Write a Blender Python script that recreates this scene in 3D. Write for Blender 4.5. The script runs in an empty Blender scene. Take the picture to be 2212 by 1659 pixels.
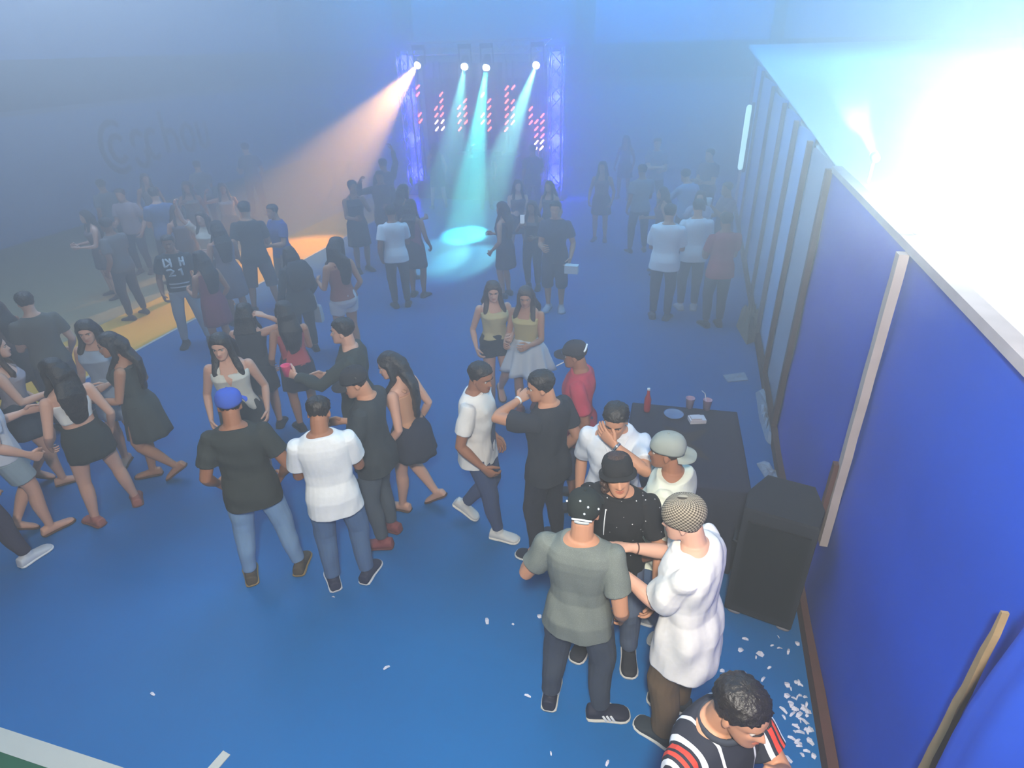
import bpy, math, random
import numpy as np
from mathutils import Vector, Matrix
random.seed(7); RNG = np.random.RandomState(11)
SC = bpy.context.scene
COL = SC.collection
PI = math.pi

# ------------------------------------------------------------------ camera
# the photographer stands on a balcony 3.75 m above the court; X runs along the balcony, Y into the hall
EYE = np.array([0.0, 0.0, 3.75])
FPX, PCX, PCY = 1318.0, 1106.0, 829.5
def _frame():
    d = np.array([1170 - PCX, 3200 - PCY, FPX]); d /= np.linalg.norm(d)
    y = np.array([1527 - PCX, 85 - PCY, FPX]); y -= d * (y @ d); y /= np.linalg.norm(y)
    return np.array([np.cross(y, -d), y, -d])
RC = _frame()
def ray(px, py): return RC @ np.array([px - PCX, py - PCY, FPX])
def at_z(px, py, z=0.0):
    r = ray(px, py); return EYE + r * ((z - EYE[2]) / r[2])
def at_y(px, py, y):
    r = ray(px, py); return EYE + r * (y / r[1])
def at_x(px, py, x):
    r = ray(px, py); return EYE + r * (x / r[0])
def project(p):
    c = RC.T @ (np.asarray(p, float) - EYE); return c[0] / c[2] * FPX + PCX, c[1] / c[2] * FPX + PCY
cam = bpy.data.objects.new('camera', bpy.data.cameras.new('camera'))
COL.objects.link(cam)
cam.data.sensor_width = 36; cam.data.lens = FPX / 2212 * 36; cam.data.clip_start = .02
m = Matrix.Identity(4)
for i in range(3):
    m[i][0] = RC[i][0]; m[i][1] = -RC[i][1]; m[i][2] = -RC[i][2]; m[i][3] = EYE[i]
cam.matrix_world = m
SC.camera = cam

# ------------------------------------------------------------------ view, world, haze, lights
SC.view_settings.view_transform = 'Standard'
SC.view_settings.look = 'None'
SC.view_settings.gamma = 1
SC.view_settings.use_curve_mapping = False
SC.view_settings.exposure = 0.0
SC.cycles.volume_bounces = 0
SC.cycles.max_bounces = 4
SC.cycles.adaptive_threshold = .03
SC.cycles.sample_clamp_indirect = 4
w = bpy.data.worlds.new('hall_dark'); SC.world = w; w.use_nodes = True
w.node_tree.nodes['Background'].inputs[0].default_value = (.10, .22, .50, 1)
w.node_tree.nodes['Background'].inputs[1].default_value = .05

def lamp(name, kind, loc, energy, col, aim=None, size=.3, sizey=None, spot=None, blend=.2):
    L = bpy.data.lights.new(name, kind); L.energy = energy; L.color = col
    if kind == 'AREA':
        L.size = size
        if sizey: L.shape = 'RECTANGLE'; L.size_y = sizey
    elif kind in ('POINT', 'SPOT'):
        L.shadow_soft_size = size
        if kind == 'SPOT': L.spot_size = math.radians(spot); L.spot_blend = blend
    o = bpy.data.objects.new(name, L); COL.objects.link(o); o.location = loc
    if aim is not None:
        o.rotation_euler = (Vector(aim) - Vector(loc)).to_track_quat('-Z', 'Y').to_euler()
    return o
# unseen fill lights, added high above the court for the blue ambience
for i, (x, y, e, c) in enumerate([(-9, 19.8, 450, (.03, .45, 1)), (-1.5, 19.8, 900, (.0, .31, 1)), (-8.6, 7.4, 620, (.45, .66, 1)),
                                  (-2, 8.5, 380, (.16, .56, 1)), (-5, 3, 70, (.34, .68, 1)), (5, 15, 1200, (.16, .54, 1))]):
    lamp('ceiling_wash', 'AREA', (x, y, 7.5), e * 2.1, c, (x, y + (.01 if y < 19 else 1.6), 0), 4, 4)
# the camera's own light, just above it
lamp('camera_flash', 'AREA', (.1, -.5, 4.7), 400, (1, .955, .87), (-.9, 4.6, .9), .3)
# the flood light on the canopy roof (its housing is built below)
FLOOD = Vector((1.50, 3.85, 3.03))
lamp('flood_lamp', 'POINT', FLOOD + Vector((.25, .30, .14)), 300, (.62, .88, 1), size=.12)

# ------------------------------------------------------------------ materials
MATS = {}
def lin(c):
    return tuple((v / 255 / 12.92) if v / 255 <= .04045 else ((v / 255 + .055) / 1.055) ** 2.4 for v in c)
def mat(name, rgb, rough=.85, metal=0, noise=.12, scale=18, emit=None, estr=0, bump=0, spec=.3, srgb=True):
    if name in MATS: return MATS[name]
    M = bpy.data.materials.new(name); M.use_nodes = True; MATS[name] = M
    nt = M.node_tree; b = nt.nodes['Principled BSDF']
    c = lin(rgb) if srgb else rgb
    b.inputs['Roughness'].default_value = rough; b.inputs['Metallic'].default_value = metal
    b.inputs['Specular IOR Level'].default_value = spec
    if emit is not None:
        b.inputs['Emission Color'].default_value = (*emit, 1); b.inputs['Emission Strength'].default_value = estr
    if noise or bump:
        tc = nt.nodes.new('ShaderNodeTexCoord'); n = nt.nodes.new('ShaderNodeTexNoise')
        n.inputs['Scale'].default_value = scale; n.inputs['Detail'].default_value = 4
        nt.links.new(tc.outputs['Object'], n.inputs['Vector'])
        mx = nt.nodes.new('ShaderNodeMix'); mx.data_type = 'RGBA'
        mx.inputs[6].default_value = (*[v * (1 - noise) for v in c], 1)
        mx.inputs[7].default_value = (*[min(1, v * (1 + noise)) for v in c], 1)
        nt.links.new(n.outputs['Fac'], mx.inputs[0]); nt.links.new(mx.outputs[2], b.inputs['Base Color'])
        if bump:
            bp = nt.nodes.new('ShaderNodeBump'); bp.inputs['Strength'].default_value = bump; bp.inputs['Distance'].default_value = .01
            nt.links.new(n.outputs['Fac'], bp.inputs['Height']); nt.links.new(bp.outputs['Normal'], b.inputs['Normal'])
    else:
        b.inputs['Base Color'].default_value = (*c, 1)
    return M

# ------------------------------------------------------------------ mesh buffer and object helpers
class MB:
    def __init__(s): s.v = []; s.f = []; s.mi = []; s.n = 0
    def add(s, v, f, mi=0):
        v = np.asarray(v, float).reshape(-1, 3); s.v.append(v)
        s.f += [tuple(i + s.n for i in q) for q in f]; s.mi += [mi] * len(f); s.n += len(v); return s
    def box(s, lo, hi, mi=0, M=None):
        v = np.array([[x, y, z] for x in (lo[0], hi[0]) for y in (lo[1], hi[1]) for z in (lo[2], hi[2])], float)
        if M is not None: v = v @ np.asarray(M)[:3, :3].T + np.asarray(M)[:3, 3]
        return s.add(v, [(0, 1, 3, 2), (4, 6, 7, 5), (0, 4, 5, 1), (2, 3, 7, 6), (0, 2, 6, 4), (1, 5, 7, 3)], mi)
    def rings(s, R, mi=0, cap=True):
        R = np.asarray(R, float); k, n = R.shape[:2]; f = []
        for i in range(k - 1):
            for j in range(n):
                a, b = i * n + j, i * n + (j + 1) % n
                f.append((a, b, b + n, a + n))
        v = R.reshape(-1, 3)
        if cap:
            v = np.vstack([v, R[0].mean(0), R[-1].mean(0)]); c0, c1 = k * n, k * n + 1
            for j in range(n):
                f.append((c0, (j + 1) % n, j)); f.append((c1, (k - 1) * n + j, (k - 1) * n + (j + 1) % n))
        return s.add(v, f, mi)
    def tube(s, pts, rad, n=10, mi=0, flat=None, round_ends=True):
        """loft along pts; rad = one radius or (a, b) per point; flat = the direction the b radius points along"""
        P = [np.asarray(p, float) for p in pts]
        if np.isscalar(rad): rad = [rad] * len(P)
        rad = [(r, r) if np.isscalar(r) else tuple(r) for r in rad]
        if round_ends:
            d0 = P[0] - P[1]; d0 /= np.linalg.norm(d0) + 1e-9; d1 = P[-1] - P[-2]; d1 /= np.linalg.norm(d1) + 1e-9
            a0, b0 = rad[0]; a1, b1 = rad[-1]; e0, e1 = min(a0, b0), min(a1, b1)
            P = [P[0] + d0 * e0 * .95, P[0] + d0 * e0 * .6] + P + [P[-1] + d1 * e1 * .6, P[-1] + d1 * e1 * .95]
            rad = [(a0 * .35, b0 * .35), (a0 * .8, b0 * .8)] + rad + [(a1 * .8, b1 * .8), (a1 * .35, b1 * .35)]
        th = np.arange(n) * 2 * PI / n; R = []; u = None if flat is None else np.asarray(flat, float)
        for i, p in enumerate(P):
            t = P[min(i + 1, len(P) - 1)] - P[max(i - 1, 0)]; t /= np.linalg.norm(t) + 1e-9
            if u is None: u = np.array([0, 0, 1.]) if abs(t[2]) < .9 else np.array([0, 1., 0])
            b = u - t * (u @ t); nb = np.linalg.norm(b)
            if nb < 1e-4: b = np.array([1., 0, 0]) - t * t[0]; nb = np.linalg.norm(b)
            b /= nb; a = np.cross(b, t)
            if flat is None: u = b
            R.append(p + np.outer(np.cos(th), a) * rad[i][0] + np.outer(np.sin(th), b) * rad[i][1])
        return s.rings(R, mi)
    def ball(s, c, r, n=12, mi=0, M=None):
        c = np.asarray(c, float); r = np.ones(3) * np.asarray(r, float); th = np.arange(n) * 2 * PI / n; R = []
        for k in range(1, n // 2 + 1):
            a = PI * k / (n // 2 + 1)
            q = np.stack([np.sin(a) * np.cos(th), np.sin(a) * np.sin(th), np.full(n, np.cos(a))], 1) * r
            if M is not None: q = q @ np.asarray(M).T
            R.append(c + q)
        return s.rings(R, mi)
    def mesh(s, name):
        me = bpy.data.meshes.new(name)
        me.from_pydata([tuple(p) for p in np.vstack(s.v)], [], s.f)
        if any(s.mi): me.polygons.foreach_set('material_index', s.mi)
        me.update(); return me
    def build(s, name, mats, parent=None, smooth=True, remesh=0, sm=2, post=None):
        me = s.mesh(name)
        if remesh: me = voxel(me, remesh, sm)
        if post is not None: post(me)
        return link(name, me, mats, parent, smooth)
def link(name, me, mats, parent=None, smooth=True):
    me.name = name
    if smooth: me.polygons.foreach_set('use_smooth', [True] * len(me.polygons))
    for q in (mats if isinstance(mats, (list, tuple)) else [mats]): me.materials.append(q)
    o = bpy.data.objects.new(name, me); COL.objects.link(o)
    if parent is not None: o.parent = parent
    return o
_tmp = []
def voxel(me, size, sm=2):
    """weld overlapping closed shapes into one continuous skin"""
    if not _tmp:
        t = bpy.data.objects.new('weld', me); COL.objects.link(t); _tmp.append(t)
        r = t.modifiers.new('r', 'REMESH'); r.mode = 'VOXEL'
        t.modifiers.new('s', 'SMOOTH').factor = .5
    t = _tmp[0]; t.data = me; t.modifiers['r'].voxel_size = size; t.modifiers['s'].iterations = sm
    dg = bpy.context.evaluated_depsgraph_get(); dg.update()
    out = bpy.data.meshes.new_from_object(t.evaluated_get(dg), depsgraph=dg)
    bpy.data.meshes.remove(me) if False else None
    return out
def tag(o, label=None, cat=None, group=None, kind=None):
    if label: o['label'] = label
    if cat: o['category'] = cat
    if group: o['group'] = group
    if kind: o['kind'] = kind
    return o
def root(name, loc, label, cat, group=None, rz=0, rot=None):
    o = bpy.data.objects.new(name, None); COL.objects.link(o); o.empty_display_size = .1
    o.location = tuple(loc); o.rotation_euler = rot if rot else (0, 0, rz)
    return tag(o, label, cat, group)
def structure(o, label=None): return tag(o, label, None, None, 'structure')

# ------------------------------------------------------------------ haze (theatre fog fills the whole hall)
def fog(name, dens, y0, y1, label):
    hz = bpy.data.materials.new(name); hz.use_nodes = True
    nt = hz.node_tree; nt.nodes.clear()
    vo = nt.nodes.new('ShaderNodeOutputMaterial'); vs = nt.nodes.new('ShaderNodeVolumeScatter')
    vs.inputs['Color'].default_value = (.92, .95, .98, 1); vs.inputs['Density'].default_value = dens; vs.inputs['Anisotropy'].default_value = .55
    nt.links.new(vs.outputs[0], vo.inputs['Volume'])
    hb = MB(); hb.box((-15.2, y0, -.12), (9.5, y1, 8.2))
    tag(hb.build('haze', hz, smooth=False), label, 'haze', kind='stuff')
# the fog comes from the stage and thins out towards the balcony
fog('fog_thin', .038, -2.2, 2.6, 'thin haze in front of the balcony')
fog('fog_mid', .168, 2.601, 6.0, 'blue grey haze over the middle of the court')
fog('fog_thick', .128, 6.001, 22.4, 'thick blue grey haze before the stage')

# ------------------------------------------------------------------ hall: floor, walls, columns
WX, BY, LX = 1.18, 22.0, -14.75        # right partition, back wall, left wall
fm = bpy.data.materials.new('court_paint'); fm.use_nodes = True; MATS['court_paint'] = fm
nt = fm.node_tree; b = nt.nodes['Principled BSDF']; b.inputs['Roughness'].default_value = .48; b.inputs['Specular IOR Level'].default_value = .22
tc = nt.nodes.new('ShaderNodeTexCoord')
n1 = nt.nodes.new('ShaderNodeTexNoise'); n1.inputs['Scale'].default_value = 1.3; n1.inputs['Detail'].default_value = 6
nt.links.new(tc.outputs['Object'], n1.inputs['Vector'])
mx = nt.nodes.new('ShaderNodeMix'); mx.data_type = 'RGBA'
mx.inputs[6].default_value = (.005, .125, .36, 1); mx.inputs[7].default_value = (.008, .16, .44, 1)
nt.links.new(n1.outputs['Fac'], mx.inputs[0]); nt.links.new(mx.outputs[2], b.inputs['Base Color'])
CX0, CY0 = -7.5, 1.36                  # left and near edge of the blue court
def slab(name, x0, x1, y0, y1, z0, z1, material, label=None):
    q = MB(); q.box((x0, y0, z0), (x1, y1, z1)); return structure(q.build(name, material, smooth=False), label)
slab('floor', LX - .2, 9.3, -2, BY + .2, -.15, 0, fm, 'blue painted court floor')
slab('floor_zone', LX, CX0 - 1.3, 1.2, BY, 0, .003, mat('olive_paint', (160, 156, 124), .7, noise=.1, scale=2), 'olive floor zone beyond the yellow stripe')
slab('floor_stripe', CX0 - 1.3, CX0, 1.2, BY, 0, .004, mat('yellow_paint', (238, 184, 66), .55, noise=.08, scale=3), 'yellow painted floor stripe beside the blue court')
slab('floor_line', CX0, CX0 + .05, 1.36, BY, 0, .005, mat('line_paint', (205, 205, 196), .6, noise=.06), 'white line along the yellow stripe')
slab('floor_apron', LX, -2.2, -2, CY0 - .1, 0, .004, mat('green_paint', (30, 96, 70), .6, noise=.15, scale=3), 'green floor outside the court corner')
slab('floor_line', LX, -2.3, CY0 - .12, CY0, 0, .006, MATS['line_paint'], 'white line at the near edge of the court')
p = at_z(470, 1645)
q = MB(); q.box((-.03, -.12, 0), (.03, .12, .006), M=Matrix.Translation((p[0], p[1] - .06, 0)) @ Matrix.Rotation(-.18, 4, 'Z'))
structure(q.build('floor_line', MATS['line_paint'], smooth=False), 'short white tick on the floor near the balcony')

wl = mat('wall_pale_blue', (150, 180, 228), .8, noise=.05, scale=1.2)
wb = mat('wall_band', (84, 92, 112), .9, noise=.18, scale=2.2)
wu = mat('wall_upper_blue', (120, 165, 235), .8, noise=.05, scale=1)
HB, HT = 2.68, 3.72
def wall(name, lo, hi, along):
    o = MB()
    for z0, z1, mi in ((0, HB, 0), (HB, HT, 1), (HT, 8, 2)):
        o.box((lo[0], lo[1], z0), (hi[0], hi[1], z1), mi)
    return structure(o.build(name, [wl, wb, wu], smooth=False))
wall('wall_left', (LX - .2, -2), (LX, BY + .2), 'y')
wall('wall_back', (LX, BY), (9.3, BY + .2), 'x')
slab('trim_1', LX, LX + .06, -2, BY, HB - .06, HB + .04, mat('ledge', (150, 160, 180), .8, noise=.1), 'ledge along the left wall')
slab('trim_2', LX, 9.3, BY - .06, BY, HB - .06, HB + .04, MATS['ledge'], 'ledge along the back wall')
cm = mat('column_concrete', (92, 104, 128), .9, noise=.12, scale=3)
for i, (px, wdt) in enumerate([(873, .62), (1266, .58), (1682, .34), (2108, .4), (480, .5)]):
    x = at_y(px, 50, BY)[0]
    slab('trim_%d' % (i + 3), x - wdt / 2, x + wdt / 2, BY - .22, BY, HB, 8, cm, 'concrete column on the back wall')

# painted lettering on the left wall (too hazy to read as words: loose brush letters like the photograph's)
def stroke_letters(name, strokes, y0, zb, sx, sz, m, x, label):
    g = MB()
    for k, st in enumerate(strokes):
        pts = [(x, y0 + u * sx, zb + v * sz) for u, v in st]
        g.tube(pts, [(.075, .012)] * len(pts), n=8, flat=(1, 0, 0))
    return tag(g.build(name, m), label, 'lettering')
ARC = lambda cx, cy, rx, ry, a0, a1, n=9: [(cx + rx * math.cos(math.radians(a0 + (a1 - a0) * i / (n - 1))), cy + ry * math.sin(math.radians(a0 + (a1 - a0) * i / (n - 1)))) for i in range(n)]
LET = [ARC(.9, .5, .9, .72, 60, 300, 13), ARC(.95, .45, .45, .38, 40, 320),
       ARC(2.25, .55, .35, .3, 30, 200), ARC(2.25, .1, .38, .3, 180, 400),
       ARC(3.2, .4, .42, .45, 50, 310),
       [(4.1, 1.35), (4.1, .05)], ARC(4.5, .35, .4, .38, 130, -20), [(4.9, .3), (4.9, .02)],
       ARC(5.75, .4, .42, .42, 0, 350, 13),
       [(6.6, .85), (6.65, .25)], ARC(6.95, .3, .34, .3, 190, 340), [(7.3, .85), (7.3, 0)]]
pa, pb = at_x(228, 345, LX + .02), at_x(452, 305, LX + .02)
stroke_letters('wall_lettering', LET, pa[1], 1.2, (pb[1] - pa[1]) / 7.3, .85, mat('letter_paint', (46, 54, 92), .8), LX + .012,
               'faded dark blue painted lettering across the pale left wall')

# ------------------------------------------------------------------ right partition: blue tarp wall, battens, canopy roof behind it
EZ = 2.76                                # eave height
def roof_z(y): return EZ + max(0, (y - 6.0)) / 16.0 * .84
tarp = mat('tarp_blue', (8, 76, 200), .55, noise=.10, scale=2.2, bump=.06)
YJ = 6.05                                # the blue tarp ends here, pale sheets begin
q = MB()
N = 60
ys = np.linspace(-1.8, YJ, N); zs = np.linspace(0, EZ, 24)
G = np.array([[[WX + .008 * math.sin(3.1 * y + 1.3 * z) + .006 * math.sin(7 * z + y), y, z] for z in zs] for y in ys])
nz = len(zs)
fc = [(i * nz + j, (i + 1) * nz + j, (i + 1) * nz + j + 1, i * nz + j + 1) for i in range(N - 1) for j in range(nz - 1)]
q.add(G.reshape(-1, 3), fc); q.add(G.reshape(-1, 3) + [.05, 0, 0], [f[::-1] for f in fc])
structure(q.build('wall_right', tarp), 'blue tarpaulin partition along the right side')
wood = mat('raw_wood', (168, 150, 132), .8, noise=.3, scale=9)
dwood = mat('brown_wood', (92, 62, 58), .85, noise=.3, scale=9)
slab('baseboard_right', WX - .06, WX, -1.8, 16.5, 0, .12, dwood, 'brown wooden skirting under the partition')
slab('trim_8', WX - .02, WX + .06, -1.8, YJ, EZ - .035, EZ + .012, mat('pale_timber', (176, 168, 172), .8, noise=.2, scale=8), 'timber rail along the top of the blue partition')
def post(name, a, b, wdt, m, label, cat='batten', thick=.05, taper=0):
    a, b = np.array(a), np.array(b); q = MB(); d = b - a; u = np.array([0, 1., 0]); k = 14
    R = []
    for i in range(k + 1):
        c = a + d * i / k + np.array([0, .003 * math.sin(i * 2.3), 0])
        ww = wdt / 2 * (1 + .06 * math.sin(i * 1.7)) * (1 - taper * (i / k) ** 2)
        R.append([c + u * ww, c + u * ww - [thick, 0, 0], c - u * ww - [thick, 0, 0], c - u * ww])
    q.rings(R); return tag(q.build(name, m, smooth=False), label, cat)
pt, pb = at_x(1972, 532, WX), at_x(1800, 1140, WX)
post('wooden_batten', (WX - .012, pb[1], .72), (WX - .012, pt[1], EZ - .04), .07, mat('grey_batten', (176, 164, 160), .8, noise=.2, scale=8),
     'tall pale wooden batten standing on the blue partition behind the loudspeaker')
post('wooden_batten', (WX - .064, pb[1] + .045, .60), (WX - .064, pb[1] + .045, 1.35), .05, dwood,
     'short brown stick beside the foot of the tall pale batten', 'stick', .03)
pt, pb = at_x(2182, 1340, WX), at_x(2038, 1632, WX)
post('wooden_batten', (WX - .012, pb[1], pb[2] - .6), (WX - .012, pt[1], pt[2] + .03), .062, mat('ochre_batten', (150, 128, 96), .85, noise=.35, scale=10),
     'rough ochre wooden batten at the lower right, beside the blue curtain', 'batten', .022, .8)
# blue curtain hanging in folds nearest the balcony
q = MB(); cy0, cy1 = -.9, pb[1] - .12; n = 90
top, bot = [], []
for i in range(n):
    y = cy1 + (cy0 - cy1) * i / (n - 1); dx = -.075 - .055 * math.sin(i * .5) - .02 * math.sin(i * 1.13 + 1)
    top.append((WX + dx * .6, y, 2.62)); bot.append((WX + dx - .03, y + .05 * math.sin(i * .21), .05))
rows = [[np.array(t) * (1 - k / 16) + np.array(b2) * k / 16 + [.012 * math.sin(k * .9 + i * .2), 0, 0] for i, (t, b2) in enumerate(zip(top, bot))] for k in range(17)]
g = np.array(rows).reshape(-1, 3)
fc = [(k * n + i, k * n + i + 1, (k + 1) * n + i + 1, (k + 1) * n + i) for k in range(16) for i in range(n - 1)]
q.add(g, fc); q.add(g + [.012, 0, 0], [f[::-1] for f in fc])
tag(q.build('curtain', mat('curtain_blue', (30, 78, 196), .7, noise=.12, scale=5)), 'blue fabric curtain hanging in folds at the lower right corner', 'curtain')

# pale sheets with battens between them, farther along
sheet = mat('pale_sheet', (150, 192, 240), .45, noise=.07, scale=1.5)
sheet_g = mat('grey_sheet', (150, 165, 190), .6, noise=.1, scale=1.5)
lath = mat('grey_lath', (112, 106, 118), .85, noise=.2, scale=8)
edges = [YJ, 7.3, 8.55, 10.0, 11.9, 14.4, 16.6]
for i in range(6):
    y0, y1 = edges[i], edges[i + 1]; q = MB(); k = 14
    R = np.array([[[WX + .03 * math.sin(PI * a / k) * math.sin(9 * z + i), y0 + .04 + (y1 - y0 - .08) * a / k, z] for z in np.linspace(.03, roof_z(y0), 12)] for a in range(k + 1)])
    fc = [(a * 12 + c, (a + 1) * 12 + c, (a + 1) * 12 + c + 1, a * 12 + c + 1) for a in range(k) for c in range(11)]
    q.add(R.reshape(-1, 3), fc); q.add(R.reshape(-1, 3) + [.02, 0, 0], [f[::-1] for f in fc])
    words_ = ['grey translucent sheet next to the blue tarpaulin', 'pale blue sheet, second in the row after the grey one', 'pale blue sheet in the middle of the partition row',
              'pale blue sheet, fourth of the partition row', 'pale blue sheet, fifth of the partition row', 'pale sheet at the far end of the partition row']
    tag(q.build('partition_sheet', sheet_g if i == 0 else sheet), words_[i], 'sheet', 'partition sheets along the right side')
names = ['brown lath where the blue tarpaulin meets the grey sheet', 'brown lath between the grey sheet and the first pale sheet', 'grey lath after the second pale sheet of the partition',
         'grey lath in the middle of the pale sheets', 'grey lath before the last pale sheets', 'thin grey lath beside the bright tube light', 'pale pinkish end post of the partition']
for i, y in enumerate(edges):
    post('partition_lath', (WX - .01, y, 0), (WX - .01, y, roof_z(y) - .02), .09 if i < 6 else .3, [dwood, dwood, lath, lath, lath, lath, mat('pink_post', (190, 160, 170), .8)][i], names[i], 'lath')
# added glowing strip, stands in for the lit gap at the sheets' far end
a, b2 = at_x(1622, 238, WX - .14), at_x(1597, 352, WX - .14)
t = root('tube_light', (WX - .14, 15.6, 0), 'bright cyan white upright tube light at the far end of the partition', 'lamp')
yy = (a[1] + b2[1]) / 2
t.location = (WX - .14, yy, 0)
q = MB(); q.tube([(0, 0, min(a[2], b2[2])), (0, 0, max(a[2], b2[2]))], .06, 12)
q.build('tube', mat('tube_glow', (200, 255, 255), noise=0, emit=(.55, .95, 1), estr=2.6), t)
q = MB(); q.box((.05, -.05, min(a[2], b2[2]) - .1), (.11, .05, max(a[2], b2[2]) + .1)); q.build('mount', lath, t, smooth=False)

# white canopy roof behind the partition
q = MB(); ny = 40; xs = [WX + .02, 3, 5, 7, 9.2]; ysr = np.linspace(-1.5, BY - .3, ny)
T = np.array([[[x, y, roof_z(y) + .03 * math.sin(y * .9) * (x - WX) / 8] for x in xs] for y in ysr]).reshape(-1, 3)
fc = [(i * 5 + j, i * 5 + j + 1, (i + 1) * 5 + j + 1, (i + 1) * 5 + j) for i in range(ny - 1) for j in range(4)]
q.add(T, fc); q.add(T - [0, 0, .06], [f[::-1] for f in fc])
tag(q.build('canopy', mat('canopy_white', (232, 238, 242), .5, noise=.03, scale=.8)), 'big white canopy roof behind the blue partition, lit by a flood light', 'canopy')
# flood light
t = root('flood_light', (FLOOD.x, FLOOD.y, roof_z(FLOOD.y)), 'glaring white flood light standing on the white canopy roof', 'flood light')
aim = (Vector((0, 0, 3.9)) - FLOOD).normalized(); M = aim.to_track_quat('Y', 'Z').to_matrix().to_4x4(); M.translation = (0, 0, FLOOD.z - t.location.z)
q = MB(); q.box((-.2, -.08, -.15), (.2, .04, .15), M=M); q.build('housing', mat('dark_metal', (45, 48, 54), .5, .6), t, smooth=False)
q = MB(); q.box((-.17, .04, -.12), (.17, .055, .12), M=M); q.build('lens', mat('flood_glow', (255, 255, 255), noise=0, emit=(.85, .97, 1), estr=80), t, smooth=False)
q = MB(); q.tube([(-.24, 0, .04), (-.24, 0, .5)], .014); q.tube([(.24, 0, .04), (.24, 0, .5)], .014); q.tube([(-.26, 0, .03), (.26, 0, .03)], .02); q.build('bracket', mat('white_metal', (225, 230, 235), .4), t)
# two narrow spots, fixtures included, added to throw streaks along the canopy
for k, (pxa, pxb, e) in enumerate([((1822, 318), (1852, 128), 15000), ((2092, 285), (2137, 128), 30000)]):
    A = at_z(*pxa, EZ + .06)
    for yy in np.arange(A[1] + 2, 21.5, .1):
        B = at_y(*pxb, yy)
        if abs(B[2] - roof_z(yy)) < .02: break
    d = (B - A)[:2] / np.linalg.norm((B - A)[:2]); L = np.array([*(A[:2] - d * (1.5 if k == 0 else 2.0)), 0]); L[0] = max(L[0], WX + .12); L[2] = roof_z(L[1]) + .2
    aimp = np.array([*(A[:2] + d * 4.0), 0]); aimp[2] = roof_z(aimp[1]); d3 = (aimp - L) / np.linalg.norm(aimp - L)
    t = root('canopy_spot', (L[0], L[1], roof_z(L[1])), ['small white spot lamp on the canopy edge, throwing the left streak of light', 'small white spot lamp on the canopy, throwing the right streak of light'][k], 'spot light')
    M = Vector(d3).to_track_quat('Y', 'Z').to_matrix().to_4x4(); M.translation = (0, 0, .2)
    q = MB(); q.tube([M @ Vector((0, -.10, 0)), M @ Vector((0, .04, 0))], .032, 14); q.build('housing', mat('white_metal', (225, 230, 235), .4), t)
    q = MB(); q.tube([M @ Vector((0, .075, 0)), M @ Vector((0, .09, 0))], .028, 14, round_ends=False); q.build('lens', mat('spot_glow', (255, 255, 255), noise=0, emit=(.8, .97, 1), estr=6), t)
    q = MB(); q.tube([(0, 0, .02), (0, 0, .17)], .012); q.build('stand', MATS['white_metal'], t)
    lamp('canopy_spot_beam', 'SPOT', Vector(L) + Vector(d3) * .12, e, (.72, .95, 1), Vector(L) + Vector(d3) * 5, size=.02, spot=7, blend=.8)

# ------------------------------------------------------------------ loudspeaker on the floor by the partition
blk = mat('speaker_black', (34, 38, 48), .8, noise=.1, scale=30, bump=.15)
S = root('loudspeaker', (.865, 3.58, 0), 'big black loudspeaker box standing on the floor against the blue partition', 'loudspeaker', rz=-.22)
HSP = 1.02
def trap(z0, z1, sc=1.0, off=0.0):
    P = [(-.24, -.2), (.22, -.2), (.24, .0), (.16, .24), (-.16, .24), (-.25, .0)]
    return [[(x * sc, y * sc + off, z) for x, y in P] for z in (z0, z1)]
q = MB(); q.rings([trap(.06, .08, .97)[0]] + trap(.08, HSP - .02) + [trap(0, HSP, .97)[1]]); q.build('cabinet', blk, S, smooth=False)
q = MB(); q.box((-.20, -.215, .14), (.19, -.198, HSP - .1)); q.build('grille', mat('grille_black', (24, 27, 33), .6, .3, noise=.4, scale=160), S, smooth=False)
for sx in (-1, 1):
    for yy in (-.15, .17):
        q = MB(); q.tube([(sx * .17 - .02, yy, .03), (sx * .17 + .02, yy, .03)], .03, 12); q.build('wheel', mat('grey_rubber', (150, 146, 150), .7), S)
q = MB(); q.tube([(-.245, .03, .62), (-.27, .03, .62), (-.27, -.09, .62), (-.245, -.09, .62)], .012); q.build('handle', MATS['dark_metal'], S)

# ------------------------------------------------------------------ table with a black cloth, bottles and cups
T = root('table', (.20, 4.46, 0), 'square table under a long black cloth behind the man in the grey cap', 'table', rz=.05)
q = MB(); q.box((-.46, -.58, .76), (.46, .58, .79)); q.build('tabletop', mat('table_wood', (60, 50, 46), .8), T, smooth=False)
for sx in (-1, 1):
    for sy in (-1, 1):
        q = MB(); q.tube([(sx * .4, sy * .5, .022), (sx * .4, sy * .5, .74)], .022); q.build('leg', MATS['dark_metal'], T)
q = MB(); n = 160; R = []
def tpt(i, grow):
    s = i / n * 4; k = int(s) % 4; f = s - int(s); cr = [(-.465, -.585), (.465, -.585), (.465, .585), (-.465, .585)]
    a, b3 = np.array(cr[k]), np.array(cr[(k + 1) % 4]); p = a + (b3 - a) * f; nrm = p / np.linalg.norm(p)
    return p + nrm * grow
for z, gr in ((.797, -.44), (.797, -.3), (.797, -.06), (.797, -.01), (.785, .006), (.6, .022), (.35, .04), (.1, .055), (.03, .06)):
    R.append([(*tpt(i, gr + (0 if z > .7 else (.76 - z) * .05 * math.sin(i * .95))), z) for i in range(n)])
q.rings(R, cap=False); CL = q.build('tablecloth', mat('cloth_black', (38, 42, 62), .9, noise=.12, scale=6))
CL.location = T.location; CL.rotation_euler = T.rotation_euler
tag(CL, 'black tablecloth falling in folds to the floor', 'tablecloth')
def lathe(prof, n=18): return [[(r * math.cos(2 * PI * j / n), r * math.sin(2 * PI * j / n), z) for j in range(n)] for r, z in prof]
TT = .80
p = at_z(1397, 888, TT)
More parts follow.
